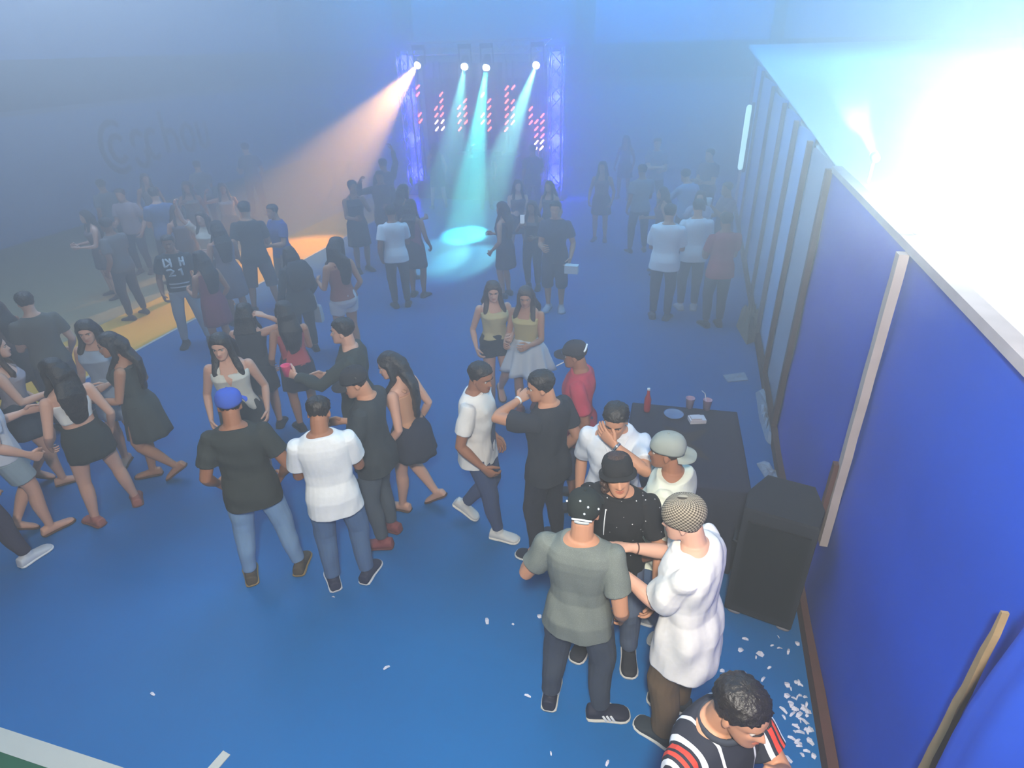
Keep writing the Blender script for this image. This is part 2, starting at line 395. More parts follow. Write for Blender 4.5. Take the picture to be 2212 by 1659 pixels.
B = root('bottle', (p[0], p[1], TT), 'slim red bottle with a bright cap on the black table', 'bottle')
q = MB(); q.rings(lathe([(.028, 0), (.031, .02), (.031, .13), (.014, .18), (.012, .22)])); q.build('glass', mat('red_glass', (170, 36, 40), .15, noise=0), B)
q = MB(); q.rings(lathe([(.014, .218), (.014, .24)])); q.build('cap', MATS['white_metal'], B)
for px, py, lab in ((1489, 880, 'pinkish plastic cup on the black table, left of the pair'), (1526, 884, 'pinkish plastic cup on the black table, right of the pair with a straw')):
    p = at_z(px, py, TT); B = root('cup', (p[0], p[1], TT), lab, 'cup', 'cups on the black table')
    q = MB(); q.rings(lathe([(.03, 0), (.042, .1), (.044, .102), (.038, .1), (.028, .012)])); q.build('body', mat('cup_pink', (178, 150, 176), .5), B)
    if px > 1500:
        q = MB(); q.tube([(0, 0, .02), (-.03, .02, .15), (-.06, .03, .17)], .004); q.build('straw', MATS['white_metal'], B)
p = at_z(1505, 910, TT)
q = MB(); q.box((-.07, -.045, 0), (.07, .045, .035)); q.box((-.06, -.04, .035), (.03, .03, .05))
o = q.build('napkin_pack', mat('paper_white', (214, 212, 220), .8), smooth=False); o.location = (p[0], p[1], TT + .001); o.rotation_euler = (0, 0, .3)
tag(o, 'crumpled pale napkin pack lying on the black table', 'napkins')
p = at_z(1455, 897, TT)
q = MB(); q.rings(lathe([(.05, 0), (.085, .012), (.09, .018), (.08, .014), (.045, .006)])); o = q.build('ashtray', mat('clear_plastic', (110, 130, 165), .2)); o.location = (p[0], p[1], TT + .001)
tag(o, 'small shiny round dish on the black table', 'dish')

# plastic sheets and rags lying along the partition
def rag(name, pts, z, m, label, cat, up=.05, seed=1):
    r = np.random.RandomState(seed); P = np.array([at_z(*p)[:2] for p in pts]); c = P.mean(0); q = MB(); R = []
    n = 48; per = []
    L = np.vstack([P, P[:1]]); seg = np.linalg.norm(np.diff(L, axis=0), axis=1); cum = np.r_[0, np.cumsum(seg)]
    for i in range(n):
        s = cum[-1] * i / n; k = np.searchsorted(cum, s, 'right') - 1; f = (s - cum[k]) / seg[k]; per.append(L[k] + (L[k + 1] - L[k]) * f)
    per = np.array(per)
    for k, (f, zz) in enumerate([(1, .0), (1, .012), (.85, up * .8), (.6, up), (.3, up * .75), (.08, up * .9)]):
        pp = c + (per - c) * f
        R.append([(x, y, z + zz + (r.rand() - .5) * up * .7 * (k > 1)) for x, y in pp])
    q.rings(R); o = q.build(name, m, smooth=False); return tag(o, label, cat)
pl = mat('grey_plastic', (150, 165, 186), .4, noise=.2, scale=14)
rag('plastic_sheet', [(1632, 850), (1660, 835), (1672, 870), (1682, 935), (1678, 970), (1655, 955), (1640, 905)], .002, pl, 'long crumpled grey plastic sheet lying along the partition foot', 'plastic sheet', .09, 3)
rag('plastic_sheet', [(1634, 1003), (1652, 997), (1668, 1022), (1700, 1024), (1704, 1054), (1664, 1052)], .002, pl, 'small folded grey plastic sheet just behind the loudspeaker', 'plastic sheet', .04, 4)
rag('rag', [(1645, 775), (1660, 770), (1668, 800), (1672, 825), (1655, 815)], .002, mat('pink_rag', (150, 128, 140), .9), 'pinkish rag on the floor at the partition, beyond the plastic sheet', 'rag', .08, 5)
rag('cardboard', [(1562, 812), (1608, 806), (1616, 822), (1572, 826)], .002, mat('grey_card', (150, 165, 186), .9), 'flat pale piece of cardboard on the floor beyond the black table', 'cardboard', .012, 6)
rag('paper_box', [(1590, 705), (1625, 690), (1640, 735), (1612, 745)], .002, mat('beige_box', (140, 132, 118), .9), 'beige bundle on the floor under the pale sheets', 'bundle', .3, 8)

# paper scraps: each scrap its own small bent sheet
pap = mat('scrap_white', (226, 224, 236), .8, noise=.05)
base = []
for k in range(6):
    r = np.random.RandomState(40 + k); q = MB(); a, b3 = .011 + .008 * r.rand(), .004 + .006 * r.rand()
    q.add([(-a, -b3, .001), (a * .2, -b3 * 1.3, .006), (a, -b3 * .4, .002), (a * .9, b3, .004), (-a * .1, b3 * 1.2, .009), (-a, b3 * .7, .003),
           (-a, -b3, 0), (a * .2, -b3 * 1.3, .004), (a, -b3 * .4, 0), (a * .9, b3, .002), (-a * .1, b3 * 1.2, .007), (-a, b3 * .7, .001)],
          [(0, 1, 4, 5), (1, 2, 3, 4), (6, 11, 10, 7), (7, 10, 9, 8)] + [(i, i + 6, (i + 1) % 6 + 6, (i + 1) % 6) for i in range(6)])
    base.append(q)
protos = []
SCR = [(1725, 1475), (1737, 1482), (1700, 1504), (1728, 1503), (1722, 1506), (1742, 1515), (1756, 1498), (1660, 1520), (1738, 1532), (1748, 1528), (1752, 1534), (1760, 1530), (1764, 1527), (1745, 1537),
       (1756, 1541), (1767, 1537), (1692, 1535), (1718, 1533), (1730, 1554), (1693, 1550), (1785, 1550), (1782, 1555), (1790, 1561), (1776, 1556), (1719, 1570), (1775, 1580), (1780, 1585), (1789, 1583), (1784, 1590), (1770, 1592),
       (1710, 1596), (1764, 1602), (1780, 1612), (1800, 1600), (1795, 1618), (1800, 1624), (1808, 1632), (1790, 1635), (1806, 1645), (1812, 1650), (1684, 1647), (1700, 1640), (1681, 1376), (1684, 1401), (1642, 1414), (1722, 1391), (1760, 1420),
       (1610, 1381), (1668, 1395), (1633, 1420), (1540, 1413), (1537, 1390), (1611, 1456), (1444, 1540), (1190, 1628), (1312, 1649), (1165, 1332), (1108, 1349), (1140, 1504), (1052, 1342), (1648, 1468), (1662, 1443), (1776, 1486), (1765, 1512), (1800, 1546),
       (835, 1443), (330, 1500), (720, 1290), (1600, 1405), (1700, 1480), (1753, 1563), (1770, 1566), (1787, 1571), (1805, 1590), (1748, 1600), (1560, 1450)]
r = np.random.RandomState(5)
for i, (px, py) in enumerate(SCR):
    if i < 6: o = base[i].build('paper_scrap', pap, smooth=False); protos.append(o)
    else: o = protos[i % 6].copy(); COL.objects.link(o)
    p = at_z(px, py); o.location = (p[0] if p[0] < WX - .09 else WX - .09 - .10 * r.rand(), p[1], .001); o.rotation_euler = (0, 0, r.rand() * 6.28); s = .8 + .9 * r.rand(); o.scale = (s, s, s)
    tag(o, 'small torn white paper scrap lying on the blue floor', 'paper scrap', 'torn paper scraps littering the blue floor')

# ------------------------------------------------------------------ stage: box trusses, moving heads, red light strips, black drape
SY = 17.0
alu = mat('aluminium', (190, 195, 215), .35, .85, noise=.05)
def truss(loc, length, axis, label, w_=.34, parts=True):
    t = root('truss', loc, label, 'truss'); h = w_ / 2
    E = (lambda a, b4, c: (a, b4, c)) if axis == 'z' else (lambda a, b4, c: (c, a, b4))
    for a in (-h, h):
        for b4 in (-h, h):
            q = MB(); q.tube([E(a, b4, 0), E(a, b4, length)], .028, 8); q.build('chord', alu, t)
    k = int(length / w_); q = MB()
    for i in range(k):
        c0, c1 = length * i / k, length * (i + 1) / k
        for (a, b4), (a2, b5) in (((-h, -h), (h, -h)), ((h, -h), (h, h)), ((h, h), (-h, h)), ((-h, h), (-h, -h))):
            if i % 2: (a, b4), (a2, b5) = (a2, b5), (a, b4)
            q.tube([E(a, b4, c0), E(a2, b5, c1)], .014, 6, round_ends=False)
    q.build('brace', alu, t)
    return t
XL, XR = -7.72, -3.58
tl = truss((XL, SY, .03), 3.62, 'z', 'tall blue lit truss tower left of the stage lights')
tr = truss((XR, SY, .03), 3.62, 'z', 'tall blue lit truss tower right of the stage lights')
for x, t in ((XL, tl), (XR, tr)):
    q = MB(); q.box((-.3, -.3, -.03), (.3, .3, 0)); q.build('base_plate', MATS['dark_metal'], t, smooth=False)
    for z in (.5, 1.5, 2.5, 3.4):
        lamp('truss_uplight', 'POINT', (x, SY - .02, z), 190, (.02, .025, 1), size=.1)
    q = MB(); q.box((-.2, .19, .3), (.2, .2, 3.55)); q.build('sleeve', mat('sleeve_white', (222, 224, 236), .9, noise=.04), t, smooth=False)
tp = truss((XL + .18, SY, 3.72), XR - XL - .36, 'x', 'horizontal truss carrying the four moving lights', .28)
# black drape behind the light strips
q = MB(); n = 100; R = []
for z in np.linspace(.4, 3.35, 12): R.append([(XL + .3 + (XR - XL - .6) * i / (n - 1), SY + .45 + .05 * math.sin(i * .8) , z) for i in range(n)])
g = np.array(R).reshape(-1, 3); fc = [(k * n + i, k * n + i + 1, (k + 1) * n + i + 1, (k + 1) * n + i) for k in range(11) for i in range(n - 1)]
q.add(g, fc); q.add(g + [0, .02, 0], [f[::-1] for f in fc])
tag(q.build('stage_drape', mat('drape_black', (26, 28, 40), .95)), 'dark pleated drape hanging behind the red light strips', 'drape')
for x0, x1, lab in ((918, 1000, 'pale panel under the truss at left'), (1085, 1150, 'pale panel under the truss at right')):
    a, b3 = at_y(x0, 135, SY + .3), at_y(x1, 168, SY + .3)
    q = MB(); q.box((a[0], SY + .28, b3[2]), (b3[0], SY + .33, a[2])); [q.tube([(xx, SY + .3, a[2] - .02), (xx, SY + .13, 3.72)], .012, 6) for xx in (a[0] + .1, b3[0] - .1)]; tag(q.build('pale_board', mat('panel_grey', (120, 120, 135), .8), smooth=False), lab, 'panel')
# low black stage with a mixing desk
q = MB(); q.box((XL + .3, SY - .6, 0), (XR - .3, SY + 1.4, .4)); tag(q.build('stage_platform', mat('stage_black', (30, 34, 44), .9), smooth=False), 'low black stage platform between the two truss towers', 'stage')
t = root('mixing_desk', ((XL + XR) / 2 + .2, SY - .27, .4), 'dark mixing desk on the low stage platform', 'mixing desk')
q = MB(); q.box((-.9, -.3, .7), (.9, .3, .78)); q.build('desk_top', MATS['stage_black'], t, smooth=False)
q = MB(); q.box((-.9, -.3, 0), (.9, -.27, .7)); q.build('front_panel', MATS['stage_black'], t, smooth=False)
q = MB(); q.box((-.5, -.2, .78), (.5, .2, .86)); q.build('mixer', MATS['dark_metal'], t, smooth=False)
# four moving heads
HEADS = [((905, 137), (1.0, .54, .12), (560, 575), 24000, 25, 'left most of the four moving lights, throwing an orange beam'),
         ((1004, 139), (.25, 1.0, .88), (945, 545), 9000, 15, 'second moving light from the left, throwing a teal beam down left'),
         ((1051, 140), (.12, 1.0, .92), (1005, 505), 45000, 14, 'third moving light from the left, throwing a teal beam straight down'),
         ((1160, 136), (.30, 1.0, .82), (1005, 560), 20000, 13, 'right most of the four moving lights, throwing a pale green beam')]
for (px, py), c, tgt, e, ang, lab in HEADS:
    P = at_y(px, py, SY - .3); A = at_z(*tgt); d = (A - P) / np.linalg.norm(A - P)
    t = root('moving_light', (P[0], SY - .3, P[2]), lab, 'stage light', 'moving lights on the truss')
    M = Vector(d).to_track_quat('Y', 'Z').to_matrix().to_4x4()
    q = MB(); q.tube([M @ Vector((0, -.26, 0)), M @ Vector((0, -.1, 0)), M @ Vector((0, .0, 0))], [.09, .12, .1], 16); q.build('head', MATS['dark_metal'], t)
    q = MB(); q.tube([M @ Vector((0, .08, 0)), M @ Vector((0, .11, 0))], .09, 16, round_ends=False)
    q.build('lens', mat('lens_glow_%s' % ('warm' if c[0] > .9 else 'cool'), (255, 255, 255), noise=0, emit=(1, .93, .8) if c[0] > .9 else (.85, 1, .93), estr=60), t)
    z1 = 3.70 - P[2]
    q = MB(); q.tube([(-.16, .05, 0), (-.16, .05, z1), (.16, .05, z1), (.16, .05, 0)], .022); q.build('yoke', MATS['dark_metal'], t)
    q = MB(); q.box((-.15, -.06, z1), (.15, .12, z1 + .1)); q.build('base', MATS['dark_metal'], t, smooth=False)
    lamp('moving_light_beam', 'SPOT', Vector(P) + Vector(d) * .16, e, c, A, size=.05, spot=ang, blend=.6)
# red light strips (each lamp dot a part)
red = mat('led_red', (255, 60, 50), noise=0, emit=(1, .10, .07), estr=24)
hot = mat('led_hot', (255, 200, 190), noise=0, emit=(1, .62, .55), estr=36)
STR = [([(903, 187), (903, 203), (907, 247), (909, 261)], 0), ([(942, 233), (943, 248), (943, 263), (944, 278)], 1), ([(953, 203), (954, 217), (954, 232), (955, 247), (956, 262), (957, 277)], 1),
       ([(992, 231), (992, 247), (993, 262), (994, 278)], 0), ([(1005, 217), (1005, 232), (1006, 247), (1007, 263)], 0), ([(1043, 204), (1043, 248), (1043, 263)], 0), ([(1057, 217), (1057, 232), (1057, 248), (1057, 263), (1058, 278)], 0),
       ([(1095, 189), (1095, 204), (1095, 218), (1095, 233), (1095, 249), (1095, 264), (1094, 279)], 0), ([(1109, 188), (1108, 219), (1108, 234), (1108, 250), (1108, 264)], 0),
       ([(1147, 234), (1147, 250), (1147, 264)], 0), ([(1159, 262), (1159, 277), (1159, 292), (1159, 307), (1157, 322)], 1), ([(1172, 249), (1172, 263), (1172, 278), (1172, 293), (1171, 306), (1170, 319)], 1)]
PLACE = ['leftmost', 'second', 'third', 'fourth', 'fifth', 'sixth', 'seventh', 'eighth', 'ninth', 'tenth', 'eleventh', 'last']
for k, (dots, hotk) in enumerate(STR):
    P = [at_y(px, py, SY + .12) for px, py in dots]; x = np.mean([p[0] for p in P])
    t = root('light_strip', (x, SY + .16, 0), 'upright strip of red lamp dots before the drape, %s from the left' % PLACE[k], 'light strip', 'red light strips on the stage')
    q = MB(); q.box((-.02, .0, .42), (.02, .03, 3.4)); q.build('rail', MATS['stage_black'], t, smooth=False)
    for i, p in enumerate(P):
        q = MB(); q.tube([(p[0] - x - .045, -.03, p[2] - .05), (p[0] - x + .03, -.03, p[2] + .03)], .021, 8)
        q.build('lamp_dot', hot if hotk and i >= len(P) - 2 else red, t)

# ------------------------------------------------------------------ people
def rotx(a): c, s = math.cos(a), math.sin(a); return np.array([[1, 0, 0], [0, c, -s], [0, s, c]])
def roty(a): c, s = math.cos(a), math.sin(a); return np.array([[c, 0, s], [0, 1, 0], [-s, 0, c]])
def rotz(a): c, s = math.cos(a), math.sin(a); return np.array([[c, -s, 0], [s, c, 0], [0, 0, 1]])
def unit(v): v = np.asarray(v, float); return v / (np.linalg.norm(v) + 1e-9)
D2R = math.radians
HEADT = np.array([  # z, half width, front, back (head heights, 0 = eye level)
    (-.50, .07, .31, .16), (-.485, .115, .35, .13), (-.45, .165, .385, .06), (-.38, .215, .39, -.04), (-.28, .25, .385, -.13), (-.15, .28, .38, -.27),
    (0, .30, .372, -.38), (.10, .318, .388, -.425), (.20, .325, .378, -.435), (.30, .31, .335, -.41), (.38, .275, .27, -.36), (.44, .215, .19, -.28), (.48, .135, .09, -.17), (.50, .04, -.01, -.07)])
def head_pt(az, z, infl=0.0):
    """surface of a bare head; az 0 = front, +90 = the right side (x+)"""
    a = np.interp(z, HEADT[:, 0], HEADT[:, 1]); f = np.interp(z, HEADT[:, 0], HEADT[:, 2]); b = np.interp(z, HEADT[:, 0], HEADT[:, 3])
    cy, ry = (f + b) / 2, (f - b) / 2
    s, c = np.sin(az), np.cos(az); e = 2.25
    k = (np.abs(s) ** e + np.abs(c) ** e) ** (-1 / e)
    x, y = a * s * k, cy + ry * c * k
    return np.stack([x * (1 + infl / np.maximum(a, .12)), y + infl * c * k, z + np.zeros_like(x)], -1)
def head_mesh(nose=1.0):
    n = 72; zs = np.concatenate([np.linspace(-.5, .34, 44), [.38, .42, .455, .48, .5]]); az = np.arange(n) * 2 * PI / n
    R = np.array([head_pt(az, z) for z in zs]); X, Y, Z = R[..., 0], R[..., 1], R[..., 2]
    fr = np.clip((Y - .1) / .2, 0, 1)
    g = lambda cx, cz, sx, sz: np.exp(-((np.abs(X) - cx) / sx) ** 2 - ((Z - cz) / sz) ** 2)
    Y += fr * (-.05 * g(.145, 0, .085, .055) + .022 * g(.11, .095, .13, .035) + .02 * g(0, -.285, .10, .05) + .028 * g(0, -.43, .10, .05) + .02 * g(.19, -.10, .09, .09))
    t = np.clip((.03 - Z) / .20, 0, 1); prof = np.where((Z < .06) & (Z > -.215), t ** 1.1 * .115 * nose + .02, 0) * np.where(Z < -.175, np.clip((-.215 - Z) / -.04, 0, 1), 1)
    wd = .04 + .035 * t
    Y += fr * prof * np.exp(-(X / wd) ** 2)
    Y -= fr * .012 * np.exp(-((Z + .29) / .012) ** 2) * (np.abs(X) < .12)
    return R
FING = [(.030, .185, (.43, .26, .22), -.10), (.010, .205, (.45, .28, .24), -.02), (-.011, .19, (.44, .27, .23), .06), (-.030, .155, (.40, .24, .21), .15)]
def hand_parts(W, F, Pn, side, h, curl, body, skin, spread=1.0, sc=1.0):
    """palm welded into body, fingers into skin; W wrist, F finger direction, Pn palm normal"""
    F = unit(F); Pn = unit(Pn - F * (F @ Pn)); S = np.cross(F, Pn) * side      # S points to the thumb side
    u = h * .0605 * sc                                                         # hand unit, about a tenth of a metre
    P = lambda a, b, c: W + (F * a + S * b + Pn * c) * u
    body.tube([P(-.15, 0, 0), P(.2, 0, 0), P(.6, .0, 0), P(.92, -.01, 0)], [(.30 * u, .22 * u), (.36 * u, .20 * u), (.44 * u, .19 * u), (.43 * u, .15 * u)], 12, flat=Pn)
    for i, (off, ln, segs, spr) in enumerate(FING):
        p = P(.86, off * 10.5, 0); d = unit(F + S * -spr * spread); L = ln * 4.55 * u; pts = [p - d * .18 * u, p]; ang = 0
        for k, sg in enumerate(segs):
            ang += curl * (1.15, 1.35, .9)[k] * (1 + .08 * i) + .09
            dd = d * math.cos(ang) + Pn * math.sin(ang); pts.append(pts[-1] + dd * L * sg)
        r = (.105, .105, .095, .088, .07) if i < 3 else (.092, .092, .084, .076, .062)
        skin.tube(pts, [x * u for x in r], 8)
    b0 = P(.22, .28, .05); d1 = unit(F * .75 + S * .75 + Pn * .35); d2 = unit(F * 1 + S * (.35 - .5 * curl) + Pn * (.25 + .6 * curl))
    skin.tube([b0, b0 + d1 * .36 * u, b0 + d1 * .36 * u + d2 * .32 * u, b0 + d1 * .36 * u + unit(d2 + d1 * .0 + Pn * .3 * curl) * .60 * u], [.16 * u, .13 * u, .105 * u, .08 * u], 8)
def ik(A, T, l1, l2, pole):
    A, T = np.asarray(A, float), np.asarray(T, float); d = T - A; L = np.linalg.norm(d); mx = (l1 + l2) * .998
    if L > mx: T = A + d / L * mx; d = T - A; L = mx
    L = max(L, abs(l1 - l2) + .01); u = d / L
    a = (l1 * l1 - l2 * l2 + L * L) / (2 * L); hgt = math.sqrt(max(l1 * l1 - a * a, 0))
    p = np.asarray(pole, float); p = p - u * (p @ u); p = unit(p)
    return A + u * a + p * hgt, T
TORSO_M = [(.455, .062, .05, .0), (.475, .080, .062, -.002), (.505, .0945, .069, -.005), (.535, .097, .071, -.008), (.57, .092, .066, -.004), (.61, .085, .059, .003), (.66, .088, .061, .006),
           (.71, .097, .067, .006), (.755, .103, .067, .002), (.785, .102, .060, -.003), (.808, .092, .050, -.006), (.826, .066, .041, -.007), (.845, .040, .036, -.004)]
TORSO_W = [(.455, .066, .05, .0), (.475, .086, .064, -.004), (.505, .0995, .073, -.010), (.535, .1005, .072, -.010), (.57, .089, .061, -.004), (.615, .073, .050, .003), (.66, .075, .053, .007),
           (.71, .084, .062, .014), (.735, .088, .068, .018), (.765, .088, .058, .008), (.79, .086, .050, -.002), (.81, .076, .043, -.006), (.826, .054, .036, -.007), (.845, .034, .031, -.004)]
ARM = {'down': (.140, .035, .50), 'relax': (.145, .075, .515), 'bent': (.085, .185, .63), 'fwd': (.09, .27, .72), 'up': (.17, .10, 1.06), 'phone': (.06, .20, .76),
       'face': (.02, .15, .86), 'hip': (.125, .03, .555), 'pocket': (.120, .055, .515), 'wide': (.25, .10, .60), 'cross': (-.05, .135, .66), 'back': (.14, -.06, .51), 'chin': (.03, .13, .80), 'raise': (.20, .16, .90)}
POLE = {'down': (.25, -1, 0), 'relax': (.4, -1, -.2), 'bent': (.32, -.85, -.5), 'fwd': (.7, -.2, -.9), 'up': (.9, .2, -.4), 'phone': (.7, -.1, -1), 'face': (.8, .1, -1), 'hip': (1, -.6, 0), 'pocket': (.9, -.9, 0),
        'wide': (.3, -1, -.2), 'cross': (.8, .2, -.9), 'back': (.5, -1, .1), 'chin': (.6, .1, -1), 'raise': (.8, 0, -.8)}
def wave(me, amp, freq, seed):
    n = len(me.vertices); co = np.empty(n * 3); me.vertices.foreach_get('co', co); co = co.reshape(-1, 3)
    no = np.empty(n * 3); me.vertices.foreach_get('normal', no); no = no.reshape(-1, 3)
    r = np.random.RandomState(seed); d = np.zeros(n)
    for k in range(7):
        w_ = unit(r.randn(3) * [1, 1, .8]) * freq * (.6 + 1.1 * r.rand()); ph = r.rand() * 6.28
        d += np.sin(co @ w_ + ph + 1.2 * np.sin(co @ (unit(r.randn(3)) * freq * .4) + ph))
    co += no * (d / 7 * amp * 1.6)[:, None]
    me.vertices.foreach_set('co', co.ravel()); me.update()

SKIN = {'fair': (222, 172, 148), 'tan': (196, 142, 112), 'brown': (158, 108, 82), 'dark': (112, 74, 56)}
def skin_mat(k): return mat('skin_' + k, SKIN[k], .55, noise=.05, scale=30, spec=.35)
HAIRC = {'black': (30, 27, 30), 'brown': (66, 46, 36), 'light': (120, 88, 58)}
def hair_mat(k): return mat('hair_' + k, HAIRC[k], .45, noise=.45, scale=55, spec=.5, bump=.8)
def cloth_mat(c, key=None, **kw):
    if not isinstance(c, tuple): return c
    return mat('cloth_%d_%d_%d' % c, c, kw.pop('rough', .9), noise=.08, scale=40, bump=.1, **kw)
SHOEM = lambda c: mat('shoe_%d_%d_%d' % c, c, .6, noise=.06)

def person(label, feet, top, yaw, shirt=None, pants=None, hair=('short', 'black'), skin='tan', sex='m', ra='down', la='down', stance=.11, walk=0, head=(0, 0, 0), lean=(0, 0, 0),
           shoes=(40, 40, 48), sole=None, hat=None, lod=1, group=None, height=None, pos=None, extra=None, rc=.35, lc=.35, rpalm=None, lpalm=None, rpole=None, lpole=None, feetyaw=None, bend=0, build=1.0):
    """feet / top: where the photograph shows the feet and the crown; yaw: 0 faces away from the balcony, 90 left, 180 towards it, -90 right"""
    if pos is None:
        g = at_z(*feet)[:2]
    else: g = np.array(pos, float)
    if height is None:
        zz = np.arange(1.3, 2.0, .005)
        er = [abs(project((g[0], g[1], z))[1] - top[1]) for z in zz]; height = float(zz[int(np.argmin(er))])
        height = min(max(height, 1.54 if sex == 'w' else 1.64), 1.72 if sex == 'w' else 1.84)
    h = height
    if pos is None and top is not None:
        e_ = top[0] - project((g[0], g[1], h))[0]; e_ = max(-60, min(60, e_)); g = at_z(feet[0] + .6 * e_, feet[1])[:2]
    azm = math.atan2(-g[0], g[1]); rz = azm + D2R(yaw)
    rt = root('person', (g[0], g[1], 0), label, 'person', group, rz)
    W = sex == 'w'; bw = build
    vox = {3: .0050, 2: .0075, 1: .012, 0: .018}[lod]
    # skeleton
    hipw, shw = (.050, .098) if W else (.052, .104); shw *= bw
    if walk: feet_l = [(hipw * .9, walk, 0), (-hipw * .9, -walk, 0)]
    else: feet_l = [(stance / 2 * 1.0 / 1 if False else stance * .55, .0, -.2), (-stance * .55, .0, .2)]
    if feetyaw is not None: feet_l = [(*feet_l[0][:2], D2R(feetyaw[0])), (*feet_l[1][:2], D2R(feetyaw[1]))]
    LEG1, LEG2, ANK = .245, .240, .043
    lift = [0, 0]
    if walk:
        k = 1 if walk > 0 else 0; lift[k] = .056
    pz = .528 - bend
    for s_, f in ((1, feet_l[0]), (-1, feet_l[1])):
        dx = f[0] - s_ * hipw; mxl = (LEG1 + LEG2) * .999
        pz = min(pz, ANK + .005 + math.sqrt(max(.01, mxl ** 2 - dx ** 2 - f[1] ** 2)))
    lf, ls, tw = [D2R(a) for a in lean]
    def spine(z):
        """neutral trunk height -> place and turn"""
        if z <= .53: return np.array([0, 0, pz + (z - .53)]), np.eye(3)
        p = np.array([0, 0, pz]); n = 10; dz = (z - .53) / n
        for i in range(n):
            t = ((i + .5) * dz) / .30; t = min(t, 1)
            p = p + (rotz(tw * t) @ rotx(-lf * t) @ roty(ls * t)) @ np.array([0, 0, dz])
        t = min((z - .53) / .30, 1)
        return p, rotz(tw * t) @ rotx(-lf * t) @ roty(ls * t)
    cp, CR = spine(.80)
    TOR = TORSO_W if W else TORSO_M
    def torso(buf, z0, z1, infl=0.0, n=28, drape=False, flare=0.0):
        R = []
        zz = [t[0] for t in TOR if z0 < t[0] < z1]; zz = sorted(set([z0] + zz + [z1]))
        A = np.array(TOR)
        for z in zz:
            rx, ry, yo = (np.interp(max(z, .53) if drape else z, A[:, 0], A[:, k]) for k in (1, 2, 3)); rx *= bw; ry *= bw
            fl = flare * max(0, (.62 - z) / .15)
            rx += infl / h + fl; ry += infl / h + fl * .8
            p, Rm = spine(z); th = np.arange(n) * 2 * PI / n; e = 2.35
            c, s = np.cos(th), np.sin(th); k = (np.abs(c) ** e + np.abs(s) ** e) ** (-1 / e)
            q = np.stack([rx * c * k, ry * s * k + yo, np.zeros(n)], 1)
            R.append(p + q @ Rm.T)
        buf.rings(np.array(R) * h)
    sides = {}
    for s_, key, arm, pole in ((1, 'R', ra, rpole), (-1, 'L', la, lpole)):
        tgt = ARM[arm] if isinstance(arm, str) else arm
        pl = pole if pole is not None else (POLE[arm] if isinstance(arm, str) else (.7, -.5, -.7))
        sh = cp + CR @ np.array([s_ * shw, -.004, -.020])
        local = isinstance(arm, str)
        T = np.array([tgt[0] * s_ if local else tgt[0], tgt[1], tgt[2]], float)
        pv = np.array([pl[0] * s_ if (local or pole is None) else pl[0], pl[1], pl[2]], float)
        if local: T = cp + CR @ (T - [0, 0, .80]); pv = CR @ pv
        el, wr = ik(sh, T, .170, .148, pv)
        sides[key] = (s_, sh, el, wr)
    # head frame
    hp, hR0 = spine(.848); hy, hpz, hr = [D2R(a) for a in head]
    HR = hR0 @ rotz(hy) @ rotx(-hpz) @ roty(hr)
    piv = hp + hR0 @ np.array([0, .002, .016]); hh = .131 if not W else .128
    hc = piv + HR @ np.array([0, .020, .055])
    toh = lambda P: (hc + (np.asarray(P) * hh) @ HR.T) * h
    sk = skin_mat(skin)
    # --- body, one skin
    body, fingers = MB(), MB()
    torso(body, .455, .845)
    body.tube([np.array(spine(.815)[0]) * h, hp * h, (piv + HR @ np.array([0, .004, .03])) * h], [.043 * h * (.85 if W else 1), .035 * h * (.84 if W else 1), .034 * h * (.84 if W else 1)], 16)
    body.rings(toh(head_mesh(.8 if W else 1.0)))
    for s_ in (1, -1):
        M = HR @ roty(s_ * -.12) @ rotz(s_ * -.35)
        body.ball(toh((s_ * .315, -.035, -.05)), np.array([.035, .075, .135]) * hh * h, 12, M=M)
    af = .86 if W else 1.0
    for key, (s_, sh, el, wr) in sides.items():
        arm_r = [(.034, 0), (.033, .18), (.0285, .5), (.026, .8), (.0245, 1)]
        pts = [sh + (el - sh) * t for _, t in arm_r]; rr = [r * af * bw * h for r, _ in arm_r]
        fo = [(.0250, .12), (.0255, .3), (.0205, .65), (.0155, .92), (.0150, 1.0)]
        pts += [el + (wr - el) * t for _, t in fo]; rr += [r * af * h * (.5 + .5 * bw) for r, _ in fo]
        body.tube(np.array(pts) * h, rr, 14)
        F = unit(wr - el); pn = rpalm if key == 'R' else lpalm
        pn = np.array(pn, float) if pn is not None else CR @ np.array([-s_ * 1.0, .15, -.1])
        side = 1 if (np.cross(F, unit(pn - F * (F @ pn))) @ (CR @ np.array([0, 1., .4]))) > 0 else -1
        hand_parts(wr * h, F + 0.12 * unit(pn), pn, side, h, rc if key == 'R' else lc, body, fingers, sc=.92 if W else 1.0)
    legs = []
    for i, (s_, f) in enumerate(((1, feet_l[0]), (-1, feet_l[1]))):
        hip = np.array([s_ * hipw, 0, pz - .005]); an = np.array([f[0], f[1] - (.02 if lift[i] else 0), ANK + lift[i]])
        kn, an = ik(hip, an, LEG1, LEG2, (s_ * .12 - math.sin(f[2]) * .6, 1, 0)); legs.append((s_, hip, kn, an, f[2], lift[i]))
    lfat = (1.05 if W else 1.0)
    LR = [(.053, .0), (.051, .18), (.046, .45), (.037, .8), (.0325, 1.0)]
    CRd = [(.0305, .1), (.0335, .3), (.030, .5), (.0235, .75), (.0195, .95), (.0195, 1.0)]
